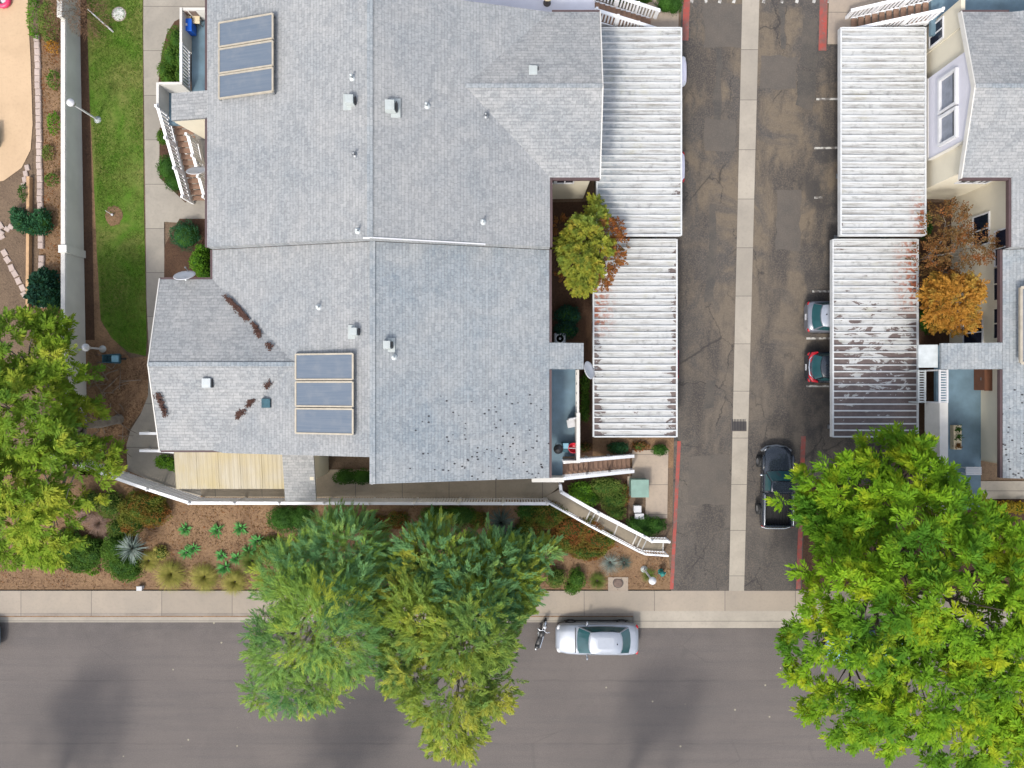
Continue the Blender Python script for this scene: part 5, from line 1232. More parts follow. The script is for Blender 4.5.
shrub('small_shrub', 'small pale green weed at the edge of the bed by the left sidewalk', 'shrub', [(93, 570, 6, 5, .4)], 'leaf_lime', 260, .13, .05, core=False)
for i, (x, y, r, lab) in enumerate(((101, 522, 13, 'pinkish ornamental grass tuft between the left tree and the red green shrub'), (87, 516, 9, 'smaller pinkish grass tuft at the left tree edge'), (110, 532, 8, 'low pinkish grass tuft nearest the pale yucca'))):
    rosette('ornamental_grass', lab, 'grass tuft', x, y, 420, r * .062, .014, 'grass_pink', .9, (5, 70), 'pinkish grasses')
for i, (x, y, r, lab) in enumerate(((173, 573, 17, 'leftmost of the three big golden green grass mounds along the sidewalk'), (206, 576, 16, 'middle one of the three big golden green grass mounds along the sidewalk'), (236, 581, 14, 'rightmost of the three big golden green grass mounds along the sidewalk'), (150, 560, 11, 'golden grass mound in the shade of the pale yucca'), (253, 560, 14, 'golden grass mound touching the left feathery tree'), (268, 580, 12, 'low golden grass mound half under the left feathery tree by the sidewalk'))):
    rosette('grass_mound', lab, 'grass mound', x, y, 900, r * .066, .016, 'grass_gold' if i != 4 else 'grass_green', 1.2, (5, 82), 'golden grass mounds', seg=5)
rosette('yucca', 'tall pale grey yucca on a bent stem leaning over the bed', 'yucca', 137, 560, 190, .85, .045, 'agave_grey', .35, (5, 105), stem=1.5, lean=(.55, 1.0))
rosette('yucca', 'dark grey spiky yucca beside the railing right of the second oval hedge', 'yucca', 501, 521, 220, 1.0, .045, 'agave_dark', .2, (5, 85), stem=.25)
AG = 'green succulents in the mulch bed'
for i, (x, y, L_, lab) in enumerate(((186, 529, .33, 'green succulent nearest the bend of the railing, leftmost of the upper row of three'), (218, 530, .40, 'green succulent in the middle of the upper row of three'), (241, 528, .38, 'green succulent at the right end of the upper row of three'), (187, 552, .36, 'bright green succulent directly below the leftmost one of the upper row'),
                               (194, 548, .34, 'darker succulent touching the bright one in the second row'), (222, 555, .30, 'small lime succulent on top of the clump of three beside the grass mounds'), (237, 558, .34, 'lime succulent on the right of the clump of three beside the grass mounds'), (226, 567, .44, 'pale tipped succulent, largest of the clump of three beside the grass mounds'), (258, 541, .45, 'blue green succulent between the oval hedge and the golden grass'), (249, 552, .4, 'broad leaved succulent just below the blue green one'))):
    rosette('succulent', lab, 'succulent', x, y, 40, L_ * 1.3, .12, 'agave_green', .5, (8, 78), AG)
shrub('groundcover_shrub', 'wide low green and rust shrub below the ramp handrail', 'shrub', [(545, 515, 22, 14, .7), (575, 528, 24, 14, .7), (600, 541, 16, 11, .6), (560, 542, 24, 12, .6), (530, 530, 14, 12, .6), (588, 552, 18, 8, .5)], 'leaf_redgreen', 330, .12, .05)
shrub('groundcover_shrub', 'dark low shrub below the ramp beside the grey spiky yucca', 'shrub', [(530, 512, 14, 9, .6), (520, 540, 18, 14, .7), (500, 548, 14, 8, .6)], 'leaf_dark', 330, .11, .05)
shrub('clipped_hedge', 'small dark green hedge reaching onto the sidewalk left of the manhole pad', 'hedge', [(577, 580, 9, 13, .8), (572, 588, 8, 7, .7)], 'leaf_hedge', 420, .07, .04)
shrub('round_shrub', 'yellow rimmed bush beside the right feathery tree at the sidewalk', 'shrub', [(556, 578, 11, 10, .8)], 'grass_green', 330, .10, .04)
rosette('grass_mound', 'loose grey green grass clump left of the manhole pad', 'grass mound', 597, 580, 420, .62, .016, 'grass_green', .9, (5, 80), 'loose grasses near the manhole pad', seg=4)
rosette('grass_mound', 'pale wispy grass below the ramp handrail', 'grass mound', 610, 562, 260, .75, .012, 'agave_grey', .8, (10, 75), 'loose grasses near the manhole pad', seg=4)
rosette('grass_mound', 'thin dark grass clump left of the lamp post at the ramp', 'grass mound', 624, 562, 220, .5, .014, 'agave_dark', .8, (10, 80), 'loose grasses near the manhole pad', seg=4)
rosette('grass_mound', 'green grass clump at the foot of the lamp post near the red kerb', 'grass mound', 648, 574, 260, .5, .014, 'grass_green', .8, (10, 80), 'loose grasses near the manhole pad', seg=4)
shrub('groundcover_shrub', 'lime green shrub in the wedge between the stair and the ramp', 'shrub', [(581, 491, 13, 10, .7), (590, 499, 10, 7, .6)], 'leaf_lime', 330, .10, .05)
shrub('groundcover_shrub', 'olive low shrub beside the green transformer box', 'shrub', [(605, 487, 20, 9, .6), (612, 500, 15, 10, .6), (616, 512, 10, 8, .5)], 'grass_green', 300, .12, .04)
shrub('groundcover_shrub', 'rusty brown low plant left of the small white cabinets', 'shrub', [(625, 495, 5, 12, .4)], 'leaf_brown', 260, .10, .045)
shrub('clipped_hedge', 'long dark hedge between the white cabinets and the end of the ramp', 'hedge', [(640, 524, 14, 9, .7), (655, 525, 12, 8, .7), (647, 530, 14, 6, .7)], 'leaf_dark', 420, .07, .04)
shrub('clipped_hedge', 'small square dark hedge below the right corner of the left carport', 'hedge', [(660, 450, 8, 6, .6)], 'leaf_dark', 440, .07, .04)
shrub('groundcover_shrub', 'dark green low shrub below the left carport beside the stair', 'shrub', [(618, 448, 11, 6, .5)], 'leaf_bluegreen', 330, .10, .05)
shrub('groundcover_shrub', 'rusty orange ground plant at the south end of the left carport', 'shrub', [(640, 446, 9, 5, .3), (585, 447, 7, 5, .4)], 'leaf_brown', 240, .11, .05)
shrub('groundcover_shrub', 'low olive and rust shrub between the two oval hedges at the railing', 'shrub', [(340, 522, 18, 10, .5), (372, 526, 18, 12, .5), (398, 520, 12, 9, .5)], 'leaf_redgreen', 260, .13, .05, gap=.55)
shrub('groundcover_shrub', 'low green shrub at the left foot of the feathery pair', 'shrub', [(270, 548, 14, 12, .6), (288, 560, 18, 12, .6), (300, 578, 16, 8, .5)], 'grass_green', 280, .14, .045)
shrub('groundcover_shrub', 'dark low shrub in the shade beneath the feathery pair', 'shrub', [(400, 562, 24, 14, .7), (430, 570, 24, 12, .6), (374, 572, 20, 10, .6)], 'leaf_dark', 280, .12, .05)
shrub('groundcover_shrub', 'ragged rust leaved shrub under the right feathery tree by the yucca', 'shrub', [(478, 520, 10, 9, .5), (505, 560, 18, 10, .5), (530, 565, 16, 9, .5)], 'leaf_redgreen', 260, .13, .05, gap=.55)
shrub('small_shrub', 'small yellow green shrub between the pale yucca and the first grass mound', 'shrub', [(160, 553, 8, 7, .5)], 'grass_gold', 280, .13, .04)
# courtyards
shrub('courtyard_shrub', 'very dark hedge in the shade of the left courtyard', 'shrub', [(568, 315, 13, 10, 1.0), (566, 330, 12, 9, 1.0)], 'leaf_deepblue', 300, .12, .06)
shrub('courtyard_shrub', 'bright shrub between the left deck parapet and the carport', 'shrub', [(585, 384, 4, 11, 1.0), (585, 399, 4, 11, .9), (585, 412, 4, 11, .8)], 'leaf_hedge', 300, .12, .05)
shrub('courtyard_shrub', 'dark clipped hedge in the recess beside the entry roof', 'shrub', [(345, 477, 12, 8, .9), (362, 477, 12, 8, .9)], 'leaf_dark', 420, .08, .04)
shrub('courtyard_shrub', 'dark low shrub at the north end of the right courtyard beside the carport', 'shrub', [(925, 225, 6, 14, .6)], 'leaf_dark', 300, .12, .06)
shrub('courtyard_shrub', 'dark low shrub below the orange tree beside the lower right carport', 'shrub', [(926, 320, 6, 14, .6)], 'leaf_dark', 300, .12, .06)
shrub('yellow_shrub', 'bright yellow flowering shrub at the right edge beside the walkway', 'shrub', [(1006, 507, 9, 6, .8), (1020, 508, 8, 6, .8), (990, 510, 5, 4, .6)], 'leaf_yellow', 330, .11, .07)
shrub('clipped_hedge', 'dark green hedge at the top edge above the left carport', 'hedge', [(668, 2, 12, 10, .9), (675, 4, 8, 9, .9)], 'leaf_dark', 420, .07, .04)
shrub('clipped_hedge', 'long dark hedge behind the upper stair at the top edge', 'hedge', [(640, -3, 16, 6, .9), (620, -4, 16, 6, .9)], 'leaf_hedge', 420, .07, .04)
# strip west of the wall
WG = 'weeds and small shrubs in the planting strip'
for i, (x, y, rx, ry, h, lf, lab) in enumerate(((34, 18, 6, 22, .5, 'leaf_lime', 'long lime green plant along the top of the peach patio'), (48, 22, 9, 22, .7, 'grass_green', 'yellow green shrub at the top of the planting strip by the wall'), (53, 47, 6, 6, .5, 'leaf_orange', 'orange brown plant near the top of the planting strip'), (54, 80, 6, 9, .5, 'leaf_hedge', 'green shrub in the upper planting strip close to the wall'),
        (54, 124, 6, 11, .5, 'leaf_lime', 'lime green shrub in the planting strip opposite the lamp post'), (48, 153, 5, 8, .4, 'grass_green', 'low yellow weed in the middle of the planting strip'), (52, 180, 6, 6, .6, 'leaf_hedge', 'round green shrub in the middle of the planting strip'), (24, 193, 4, 9, .5, 'leaf_dark', 'dark upright plant at the corner of the bare ground'))):
    shrub('strip_plant', lab, 'plant', [(x, y, rx, ry, h)], lf, 200, .13, .05, WG, core=False, up=.9)
shrub('leafy_shrub', 'dark green shrub sprawling across the edging blocks and the timber board', 'shrub', [(24, 222, 12, 10, .8), (42, 222, 9, 13, .8), (33, 226, 10, 8, .8), (18, 214, 6, 6, .6)], 'leaf_bluegreen', 240, .17, .08)
shrub('leafy_shrub', 'dark teal leaved shrub against the grey wall below the block row', 'shrub', [(45, 284, 14, 14, 1.0), (40, 297, 12, 9, .9), (54, 296, 10, 12, 1.0)], 'leaf_deepblue', 240, .2, .12)
# bare sapling at the top of the lawn, cut limbs near the left tree
T = thing('bare_sapling', 'leafless reddish sapling on a slim white stem at the top of the lawn', 'tree', tuple(G(113.5, 32)))
b = G(113.5, 32); e = P(92, 13, 1.9)
m = MB(); m.tube([b, b.lerp(e, .5) + Vector((0, 0, .3)), e + Vector((0, 0, .4))], [.05, .04, .03], 7); m.build('stem', 'white_cloth', T)
Pt, Dr = lobe_points([(*P(80, 10, 2.6)[:3], 1.1, .9, .9), (*P(92, 20, 2.2)[:3], .7, .5, .6), (*P(72, 16, 2.2)[:3], .6, .5, .6)], 420, .1, .2); leaf_object('twigs', sprays(Pt, Dr + rng.normal(0, .3, Pt.shape), 5, .26, .018, .7, .1, .5), 'twig_red', T)
T = thing('fallen_branch', 'pile of cut pale branches lying on the bark mulch beside the left tree', 'branches', tuple(G(112, 400)))
m = MB(); rd = random.Random(3)
for i in range(46):
    a = G(rd.uniform(98, 124), rd.uniform(368, 450), .05); an = rd.uniform(0, 6.28); l = rd.uniform(.4, 1.3); p2 = a + Vector((math.cos(an) * l, math.sin(an) * l, rd.uniform(.0, .3)))
    m.tube([a, a.lerp(p2, .5) + Vector((rd.uniform(-.1, .1), rd.uniform(-.1, .1), .06)), p2], [.03, .022, .01], 5)
m.build('branches', 'bare_wood', T)
# dead leaves and bark chips on the beds
def litter(name, poly, n, mat, off=.03):
    poly = gpoly(poly); X0, X1 = min(p[0] for p in poly), max(p[0] for p in poly); Y0, Y1 = min(p[1] for p in poly), max(p[1] for p in poly)
    x = rng.uniform(X0, X1, n * 3); y = rng.uniform(Y0, Y1, n * 3); kp_ = pip(x, y, poly); x, y = x[kp_][:n], y[kp_][:n]
    dn_ = np.array([noise.noise(Vector((a * .8, b_ * .8, 2.0))) for a, b_ in zip(x, y)]); kp_ = dn_ > rng.uniform(-.6, .3, len(x)); x, y = x[kp_], y[kp_]
    z = np.array([gz(a, b_) for a, b_ in zip(x, y)]) + off; D = rng.normal(0, 1, (len(x), 3)); D[:, 2] = np.abs(D[:, 2]) * .15
    o = leaf_object(name, leaves_mesh(np.stack([x, y, z], 1), D, rng.uniform(.05, .16, len(x)), rng.uniform(.02, .06, len(x))), mat); o['kind'] = 'stuff'
# grass of the lawn
def pip(x, y, poly):
    c = np.zeros(len(x), bool); j = len(poly) - 1
    for i in range(len(poly)):
        xi, yi = poly[i]; xj, yj = poly[j]; c ^= ((yi > y) != (yj > y)) & (x < (xj - xi) * (y - yi) / (yj - yi + 1e-12) + xi); j = i
    return c
lp = gpoly([(89, -30), (142.5, -30), (142.5, 60), (143.5, 200), (146.5, 340), (145, 354), (128, 350), (114, 336), (103, 318), (99, 250), (97, 180), (92, 100), (90, 40)])
xs = rng.uniform(-24, -19.4, 60000); ys_ = rng.uniform(-.5, 22, 60000); kp = pip(xs, ys_, lp); xs, ys_ = xs[kp], ys_[kp]
dn = np.array([noise.noise(Vector((a * .55, b_ * .3, 0))) + .5 * noise.noise(Vector((a * 2, b_ * 2, 3))) for a, b_ in zip(xs, ys_)]); kp = dn > rng.uniform(-.6, .4, len(xs)); xs, ys_ = xs[kp], ys_[kp]
zz = np.array([gz(a, b_) for a, b_ in zip(xs, ys_)]) + .03
D = rng.normal(0, .6, (len(xs), 3)); D[:, 2] = 1
o = leaf_object('lawn_grass', leaves_mesh(np.stack([xs, ys_, zz], 1), D, rng.uniform(.06, .16, len(xs)), rng.uniform(.015, .03, len(xs)), .2), 'lawn_grass'); o['kind'] = 'stuff'
litter('bark_chips', [(0, 480), (100, 480), (200, 500), (545, 502), (640, 553), (668, 556), (671, 588), (0, 588)], 16000, 'twig_red')
litter('dead_leaves', [(0, 480), (100, 480), (200, 500), (545, 502), (640, 553), (668, 556), (671, 588), (0, 588)], 7000, 'leaf_brown')
litter('dead_leaves', [(88, 345), (130, 358), (149, 358), (148, 400), (128, 430), (126, 465), (100, 460)], 3500, 'twig_red')
litter('dead_leaves', [(42, 0), (63, 0), (63, 320), (42, 320)], 2500, 'leaf_brown')
# ================================================================== SMALL OBJECTS
def lamp_post(label, px, py, h=2.42, globe=True):
    g = G(px, py); T = thing('lamp_post', label, 'lamp post', tuple(g), 'white lamp posts in the gardens')
    m = MB(); m.lathe([(.20, 0), (.20, .05), (.12, .08), (.10, .12)], g, 16); m.build('base', 'galvanised', T)
    m = MB(); m.lathe([(.055, .1), (.05, h - .3), (.05, h - .28)], g, 10); m.build('pole', 'white_paint', T)
    m = MB(); m.lathe([(.06, h - .30), (.12, h - .26), (.13, h - .05), (.21, h - .02), (.20, h + .04), (.05, h + .14), (0, h + .15)], g, 16); m.build('lamp_head', 'white_paint', T); return T
lamp_post('white lamp post on the lawn leaning out over the boundary wall in view', 98, 120)
lamp_post('white lamp post on the bark mulch partly hidden by the left tree', 103, 349, 1.6)
lamp_post('white lamp post in the corner bed between the ramp and the red kerb', 644, 569)
def dish(label, base, z, r=.42, tilt=(0, -1), mast=.5):
    b = P(*base, z); T = thing('satellite_dish', label, 'satellite dish', tuple(b), 'white satellite dishes')
    d = Vector((tilt[0], tilt[1], .55)).normalized(); c = b + Vector((0, 0, mast)); q = d.to_track_quat('Z', 'Y').to_matrix()
    m = MB(); m.tube([b, c - d * .1], .035, 8); m.build('mast', 'galvanised', T)
    m = MB(); vs = []; fs = []; n = 20
    for j in range(5):
        for k_ in range(n): a = 2 * math.pi * k_ / n; rr = r * j / 4; vs.append(c + q @ Vector((rr * math.cos(a), rr * 1.08 * math.sin(a), .14 * (j / 4) ** 2)))
    for j in range(4):
        for k_ in range(n): k2 = (k_ + 1) % n; fs.append((j * n + k_, j * n + k2, (j + 1) * n + k2, (j + 1) * n + k_))
    m.add(vs, fs, True); o = m.build('reflector', 'white_paint', T); md = o.modifiers.new('t', 'SOLIDIFY'); md.thickness = .025
    m = MB(); e = c + q @ Vector((0, -r * .6, .42)); m.tube([c + q @ Vector((0, -r, .12)), e], .018, 6); m.ell(e, (.05, .05, .07), 8, 6); m.build('receiver_arm', 'steel_grey', T); return T
dish('white satellite dish over the west stairs', (202, 176), 4.2, .52, (0, .75), .5)
dish('white satellite dish at the edge of the lower left wing roof beside the lime shrub', (188, 279), 6.15, .50, (0, .9), .3)
dish('tilted white satellite dish between the left deck roof and the carport', (586, 371), 4.6, .46, (.8, .25), .4)
# items on the decks
zd = 4.36
T = thing('storage_bin', 'bright blue lidded bin on the upper left deck', 'bin', tuple(P(191.5, 31, zd)))
b = P(191.8, 31, zd); m = MB(); m.cbox(b + Vector((0, 0, .3)), (.52, .56, .6)); m.build('tub', 'blue_plastic', T, bevel=.05); m = MB(); m.cbox(b + Vector((0, 0, .63)), (.58, .62, .06)); m.build('lid', 'blue_plastic', T, bevel=.02); m = MB(); m.cbox(b + Vector((0.02, 0.0, .667)), (.1, .12, .012)); m.build('latch', 'white_cloth', T)
for i, (x, lab) in enumerate(((191.5, 'brown and white cushion left of two on the upper left deck'), (200, 'brown and white cushion right of two on the upper left deck'))):
    b = P(x, 24.0, zd); T = thing('patio_chair', lab.replace('cushion', 'patio chair with cushion'), 'chair', tuple(b))
    m = MB(); m.cbox(b + Vector((0, 0, .42)), (.36, .38, .08)); m.build('seat', 'cream', T, bevel=.02); m = MB(); m.cbox(b + Vector((0, .2, .66)), (.36, .06, .45)); m.build('backrest', 'brown_iron', T, bevel=.02)
    for sx in (-.15, .15):
        for sy in (-.15, .15): m = MB(); m.bar(b + Vector((sx, sy, 0)), b + Vector((sx, sy, .38)), .03, .03, (0, 1, 0)); m.build('leg', 'iron', T)
zd = 3.76
b = P(978.5, 379, zd); T = thing('deck_cabinet', 'rust brown wooden cabinet on the right deck against the house wall', 'cabinet', tuple(b)); m = MB(); m.cbox(b + Vector((0, 0, .42)), (.5, 1.15, .84)); m.build('cabinet', 'rust_door', T, bevel=.02); m = MB(); m.cbox(b + Vector((0, 0, .86)), (.54, 1.2, .04)); m.build('lid', 'rust_door', T)
m = MB(); m.cbox(b + Vector((-.27, 0, .6)), (.03, .14, .03)); m.build('handle', 'steel_grey', T)
b = P(572.5, 447, zd); T = thing('red_tub', 'red rounded tub in the corner of the left deck', 'tub', tuple(b))
m = MB(); m.lathe([(.20, 0), (.26, .4), (.27, .62), (.24, .62), (.22, .3), (0, .28)], b, 18); m.build('tub', 'red_plastic', T); m = MB(); m.tube([b + Vector((-.25, 0, .6)), b + Vector((0, 0, .72)), b + Vector((.25, 0, .6))], .02, 6); m.build('handle', 'white_cloth', T)
b = P(565, 446.5, zd); T = thing('cooler', 'pale blue topped cooler on the left deck beside the red tub', 'cooler', tuple(b))
m = MB(); m.cbox(b + Vector((0, 0, .25)), (.34, .5, .5)); m.build('box', 'teal_blue', T, bevel=.03); m = MB(); m.cbox(b + Vector((0, .08, .53)), (.30, .28, .05)); m.build('lid', 'tub_blue', T, bevel=.02)
b = P(557.5, 448, zd); T = thing('kettle_grill', 'dark kettle grill on the left deck near the stair head', 'grill', tuple(b))
m = MB(); m.lathe([(.02, .42), (.2, .48), (.25, .62), (.24, .68), (.12, .80), (0, .83)], b, 16); m.build('bowl', 'black_plastic', T)
for a in (0, 2.1, 4.2): m = MB(); m.bar(b + Vector((.1 * math.cos(a), .1 * math.sin(a), .5)), b + Vector((.22 * math.cos(a), .22 * math.sin(a), 0)), .03, .03, (0, 1, 0)); m.build('leg', 'iron', T)
b = P(571, 421, zd); T = thing('folded_chair', 'white lounge chair against the left deck parapet', 'chair', tuple(b))
m = MB(); m.cbox(b + Vector((-.02, -.1, .36)), (.42, .42, .08), .2); m.build('seat', 'white_cloth', T, bevel=.03); m = MB(); m.cbox(b + Vector((.02, .16, .6)), (.4, .1, .5), .2); m.build('backrest', 'white_cloth', T, bevel=.03)
for sx in (-.17, .17):
    for sy in (-.25, .1): m = MB(); m.bar(b + Vector((sx, sy, 0)), b + Vector((sx, sy, .33)), .04, .04, (0, 1, 0)); m.build('leg', 'white_cloth', T)
b = P(954, 437, zd); T = thing('planter_box', 'tan planter box with three plants on the right deck', 'planter', tuple(b))
m = MB(); m.box(b.x - .2, b.x + .2, b.y - .62, b.y + .62, b.z, b.z + .3); m.build('box', 'cream', T)
for dy in (-.42, 0, .42):
    Pt = np.tile([b.x, b.y + dy, b.z + .32], (60, 1)) + rng.normal(0, .07, (60, 3)) * [1, 1, .6]; D = rng.normal(0, .7, (60, 3)); D[:, 2] = np.abs(D[:, 2])
    leaf_object('plant', leaves_mesh(Pt, D, rng.uniform(.08, .18, 60), rng.uniform(.04, .07, 60)), 'leaf_brown' if dy < 0 else 'leaf_dark', T)
b = P(968, 470, zd); T = thing('bench', 'small white slatted bench at the lower end of the right deck', 'bench', tuple(b))
m = MB()
for i in range(5): m.box(b.x - .4, b.x + .4, b.y - .2 + i * .085, b.y - .13 + i * .085, b.z + .42, b.z + .46)
m.build('seat', 'white_paint', T)
for sx in (-.35, .35):
    for sy in (-.15, .15): m = MB(); m.box(b.x + sx - .03, b.x + sx + .03, b.y + sy - .03, b.y + sy + .03, b.z, b.z + .415); m.build('leg', 'white_paint', T)
b = P(547, 3, 4.42); T = thing('round_table', 'small round cream table at the top edge of the north deck', 'table', tuple(b))
m = MB(); m.lathe([(0, .70), (.30, .70), (.31, .73), (.28, .75), (0, .75)], b, 24); m.build('tabletop', 'cream', T); m = MB(); m.lathe([(.2, 0), (.05, .05), (.04, .69)], b, 12); m.build('pedestal', 'iron', T)
# services
b = G(637, 486, .06); T = thing('transformer_box', 'pale green transformer box on the pavement below the stair', 'transformer', tuple(b))
m = MB(); m.cbox(b + Vector((0, 0, .42)), (.92, .92, .84)); m.build('cabinet', 'transformer_green', T, bevel=.04); m = MB(); m.cbox(b + Vector((0, 0, .87)), (.98, .98, .06)); m.build('lid', 'transformer_green', T, bevel=.02); m = MB(); m.cbox(b + Vector((.47, -.1, .5)), (.03, .06, .12)); m.build('lock', 'steel_grey', T); m = MB(); m.cbox(b + Vector((0, 0, .0)), (1.1, 1.1, .08)); m.build('plinth', 'concrete_pad', T)
for (x, y, s_, lab) in ((636, 507.5, (.36, .32, .5), 'upper of two small white cabinets below the transformer box'), (638, 515, (.44, .26, .4), 'lower of two small white cabinets below the transformer box')):
    b = G(x, y); T = thing('utility_cabinet', lab, 'cabinet', tuple(b)); m = MB(); m.cbox(b + Vector((0, 0, s_[2] / 2)), s_); m.build('cabinet', 'galvanised', T, bevel=.02); m = MB(); m.cbox(b + Vector((0, 0, s_[2] + .02)), (s_[0] + .06, s_[1] + .06, .04)); m.build('lid', 'white_cloth', T, bevel=.01); m = MB(); m.cbox(b + Vector((0, -s_[1] / 2 - .01, s_[2] * .5)), (.05, .03, .05)); m.build('lock', 'steel_grey', T)
b = G(142, 587); T = thing('utility_cabinet', 'tiny white meter box at the sidewalk edge below the golden grasses', 'cabinet', tuple(b)); m = MB(); m.cbox(b + Vector((0, 0, .15)), (.26, .2, .3)); m.build('cabinet', 'white_cloth', T, bevel=.02); m = MB(); m.cbox(b + Vector((0, 0, .31)), (.3, .24, .03)); m.build('lid', 'white_cloth', T)
b = G(660.5, 571); T = thing('standpipe', 'short teal standpipe beside the red kerb', 'standpipe', tuple(b))
m = MB(); m.lathe([(.15, 0), (.15, .06), (.11, .08), (.11, .5), (.15, .52), (.15, .58), (.10, .68), (.04, .72), (0, .73)], b, 14); m.build('barrel', 'teal', T)
for dx, dy in ((.17, 0), (-.17, 0), (0, -.17)): m = MB(); m.tube([b + Vector((dx * .5, dy * .5, .42)), b + Vector((dx * 1.2, dy * 1.2, .42))], .065, 10); m.build('outlet', 'teal', T)
b = G(117, 359); T = thing('garden_cart', 'teal wheelbarrow shaped cart at the lower end of the lawn', 'cart', tuple(b))
m = MB(); bb = b + Vector((0, 0, .28)); vs = [bb + Vector(q) for q in ((-.4, -.16, 0), (.4, -.2, 0), (.4, .2, 0), (-.4, .16, 0), (-.5, -.22, .3), (.5, -.28, .34), (.5, .28, .34), (-.5, .22, .3))]; m.add(vs, [(0, 3, 2, 1), (0, 1, 5, 4), (1, 2, 6, 5), (2, 3, 7, 6), (3, 0, 4, 7)]); o = m.build('tray', 'teal_blue', T); md = o.modifiers.new('t', 'SOLIDIFY'); md.thickness = .03
m = MB(); m.cbox(bb + Vector((.18, 0, .2)), (.4, .4, .1)); m.build('load', 'tub_blue', T, bevel=.03)
for sy in (-.22, .22): m = MB(); m.tube([bb + Vector((-.3, sy * .7, -.02)), bb + Vector((-.85, sy, .2))], .02, 6); m.build('handle', 'iron', T)
m = MB(); m.tube([b + Vector((.42, -.05, .2)), b + Vector((.42, .05, .2))], .19, 16); m.build('wheel', 'tyre', T)
# covers, grates, irrigation
def cover(name, label, cat, v, r, rim, mid, n=24):
    T = thing(name, label, cat, tuple(v)); m = MB(); m.lathe([(r, -.02), (r, .012), (r * .88, .016), (r * .88, .0)], v, n); m.build('rim', rim, T); m = MB(); m.lathe([(r * .87, -.01), (r * .87, .014), (r * .4, .018), (0, .018)], v, n)
    for k_ in range(4): m.cbox(v + Vector((0, (k_ - 1.5) * r * .4, .022)), (r * 1.1, .03, .008))
    m.build('plate', mid, T); return T
cover('manhole_cover', 'round brown manhole cover on the small square pad by the sidewalk', 'manhole cover', G(618, 582.5, .055), .30, 'iron', 'brown_iron')
cover('manhole_cover', 'round pale grey cover set in the lawn near the bare sapling', 'manhole cover', G(119.5, 14.5, .05), .40, 'block', 'wall_grey')
T = thing('drain_grate', 'dark square grate in the concrete drain strip of the driveway', 'grate', tuple(G(738.5, 424.5, .05)))
v = G(738.5, 424.5, .05); m = MB(); m.cbox(v, (.86, .74, .016)); m.build('frame', 'iron', T); m = MB()
for i in range(9): m.cbox(v + Vector((-.34 + i * .085, 0, .012)), (.045, .66, .012))
m.build('bars', 'dark_gap', T)
v = G(114, 215.5, .04); T = thing('sprinkler_ring', 'reddish bark ring with a white sprinkler head in the lawn', 'sprinkler', tuple(v))
m = MB(); m.ell(v + Vector((0, 0, -.02)), (.50, .58, .07), 20, 6, .2, True); m.build('bark_ring', 'mulch', T); m = MB(); m.lathe([(.05, .02), (.05, .14), (.07, .14), (.06, .18), (0, .19)], v, 10); m.build('head', 'white_paint', T); m = MB(); m.tube([v + Vector((0, 0, .14)), v + Vector((-.35, .22, .2))], .012, 6); m.build('pipe', 'white_cloth', T)
for (x, y, r, c, lab) in ((5, 2, .45, 'pink_plastic', 'pink and white inflatable ring at the corner of the peach patio'),):
    v = G(x, y, .04); T = thing('swim_ring', lab, 'swim ring', tuple(v)); m = MB(); n = 20; vs = []; fs = []
    for k_ in range(n):
        a = 2 * math.pi * k_ / n
        for q in range(8): b_ = 2 * math.pi * q / 8; rr = r * .7 + r * .28 * math.cos(b_); vs.append(v + Vector((rr * math.cos(a), rr * math.sin(a), r * .28 * (1 + math.sin(b_)))))
    for k_ in range(n):
        for q in range(8): fs.append((k_ * 8 + q, ((k_ + 1) % n) * 8 + q, ((k_ + 1) % n) * 8 + (q + 1) % 8, k_ * 8 + (q + 1) % 8))
    m.add(vs, fs, True); m.build('ring', c, T); m = MB(); m.ell(v + Vector((0, 0, .06)), (r * .42, r * .42, .05), 14, 5); m.build('inner_disc', 'white_cloth', T)
for (x, y, lab) in ((-1, 138, 'grey edge of a low tank at the left border beside the peach patio'),):
    v = G(x, y, .04); T = thing('water_tank', lab, 'tank', tuple(v)); m = MB(); m.box(v.x - 1.2, v.x + .1, v.y - .55, v.y + .55, v.z, v.z + .5); m.build('tank', 'tub_blue', T, bevel=.05); m = MB(); m.box(v.x - 1.22, v.x + .13, v.y - .58, v.y + .58, v.z + .501, v.z + .55); m.build('rim', 'galvanised', T)
b = P(559, 340, 1.0); T = thing('air_conditioner', 'square grey condenser unit with a round fan in the left courtyard', 'air conditioner', tuple(G(559, 340)))
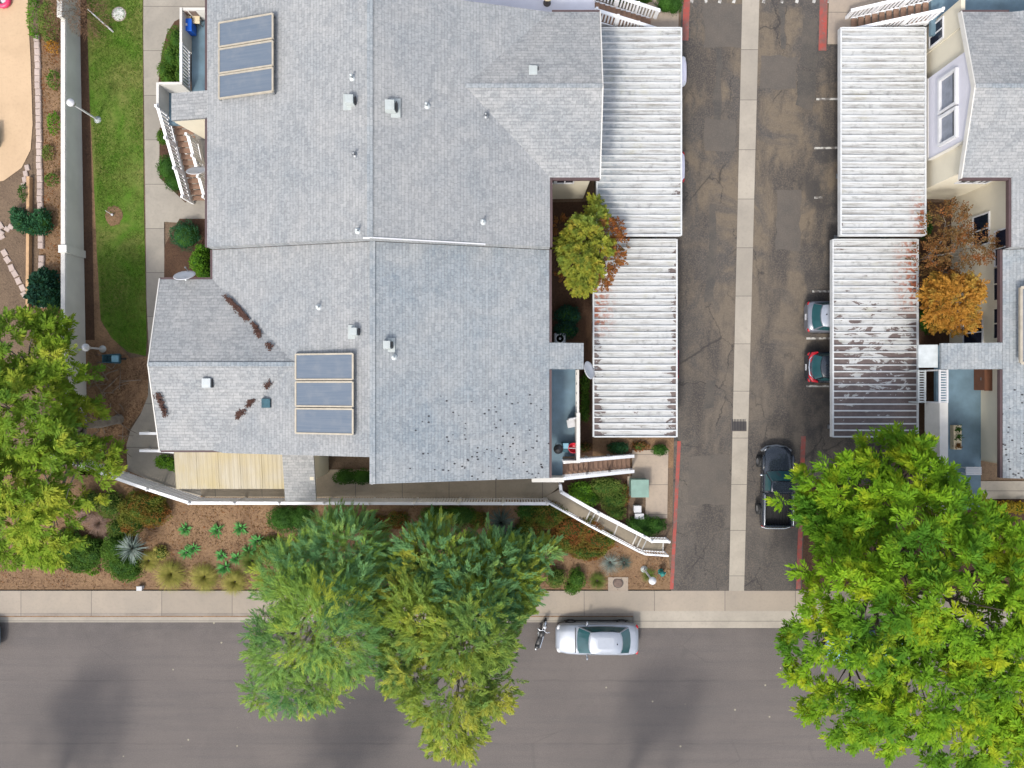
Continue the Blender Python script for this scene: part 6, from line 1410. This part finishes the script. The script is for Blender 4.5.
b = G(559, 339.5); m = MB(); m.cbox(b + Vector((0, 0, .4)), (.62, .62, .8)); m.build('case', 'steel_grey', T, bevel=.03); m = MB(); m.lathe([(.26, .80), (.26, .83), (.22, .83), (.20, .80)], b, 20); m.lathe([(.07, .80), (.06, .85), (0, .86)], b, 12); m.build('fan_guard', 'galvanised', T); m = MB(); m.lathe([(0, .806), (.2, .806)], b, 20); m.build('fan', 'black_plastic', T)
# ================================================================== LIGHT, SKY, CAMERA
EL, AZ = R(50), R(205)                              # sun in the south-south-west, veiled by high cloud
sun = bpy.data.lights.new('sun', 'SUN'); so = bpy.data.objects.new('sun', sun); COL.objects.link(so)
sun.energy = 1.2; sun.angle = R(7); sun.color = (1, .95, .86)
d = Vector((math.sin(AZ) * math.cos(EL), math.cos(AZ) * math.cos(EL), math.sin(EL))); so.rotation_euler = (-d).to_track_quat('-Z', 'Y').to_euler(); so.location = (0, -30, 60)
w = bpy.data.worlds.new('World'); scene.world = w; w.use_nodes = True; nt = w.node_tree
sky = nt.nodes.new('ShaderNodeTexSky'); sky.sky_type = 'NISHITA'; sky.sun_disc = False; sky.sun_elevation = EL; sky.sun_rotation = AZ; sky.dust_density = 3; sky.air_density = 1.0; sky.ozone_density = 1
bg = nt.nodes['Background']; bg.inputs[1].default_value = .15; hs = nt.nodes.new('ShaderNodeHueSaturation'); hs.inputs['Saturation'].default_value = .55; nt.links.new(sky.outputs[0], hs.inputs['Color']); nt.links.new(hs.outputs[0], bg.inputs[0])   # veil of high cloud
cam = bpy.data.cameras.new('camera'); co = bpy.data.objects.new('camera', cam); COL.objects.link(co)
co.location = (0, 0, H); co.rotation_euler = (0, 0, 0); cam.sensor_width = 36; cam.lens = 36 * (H / S) / 1024; cam.clip_end = 2000; cam.clip_start = .5
scene.camera = co
scene.view_settings.view_transform = 'Standard'; scene.view_settings.look = 'None'; scene.view_settings.gamma = 1; scene.view_settings.exposure = 1.12
scene.render.engine = 'CYCLES'; scene.cycles.max_bounces = 6; scene.cycles.diffuse_bounces = 3; scene.cycles.glossy_bounces = 2; scene.cycles.transmission_bounces = 2; scene.cycles.use_denoising = True
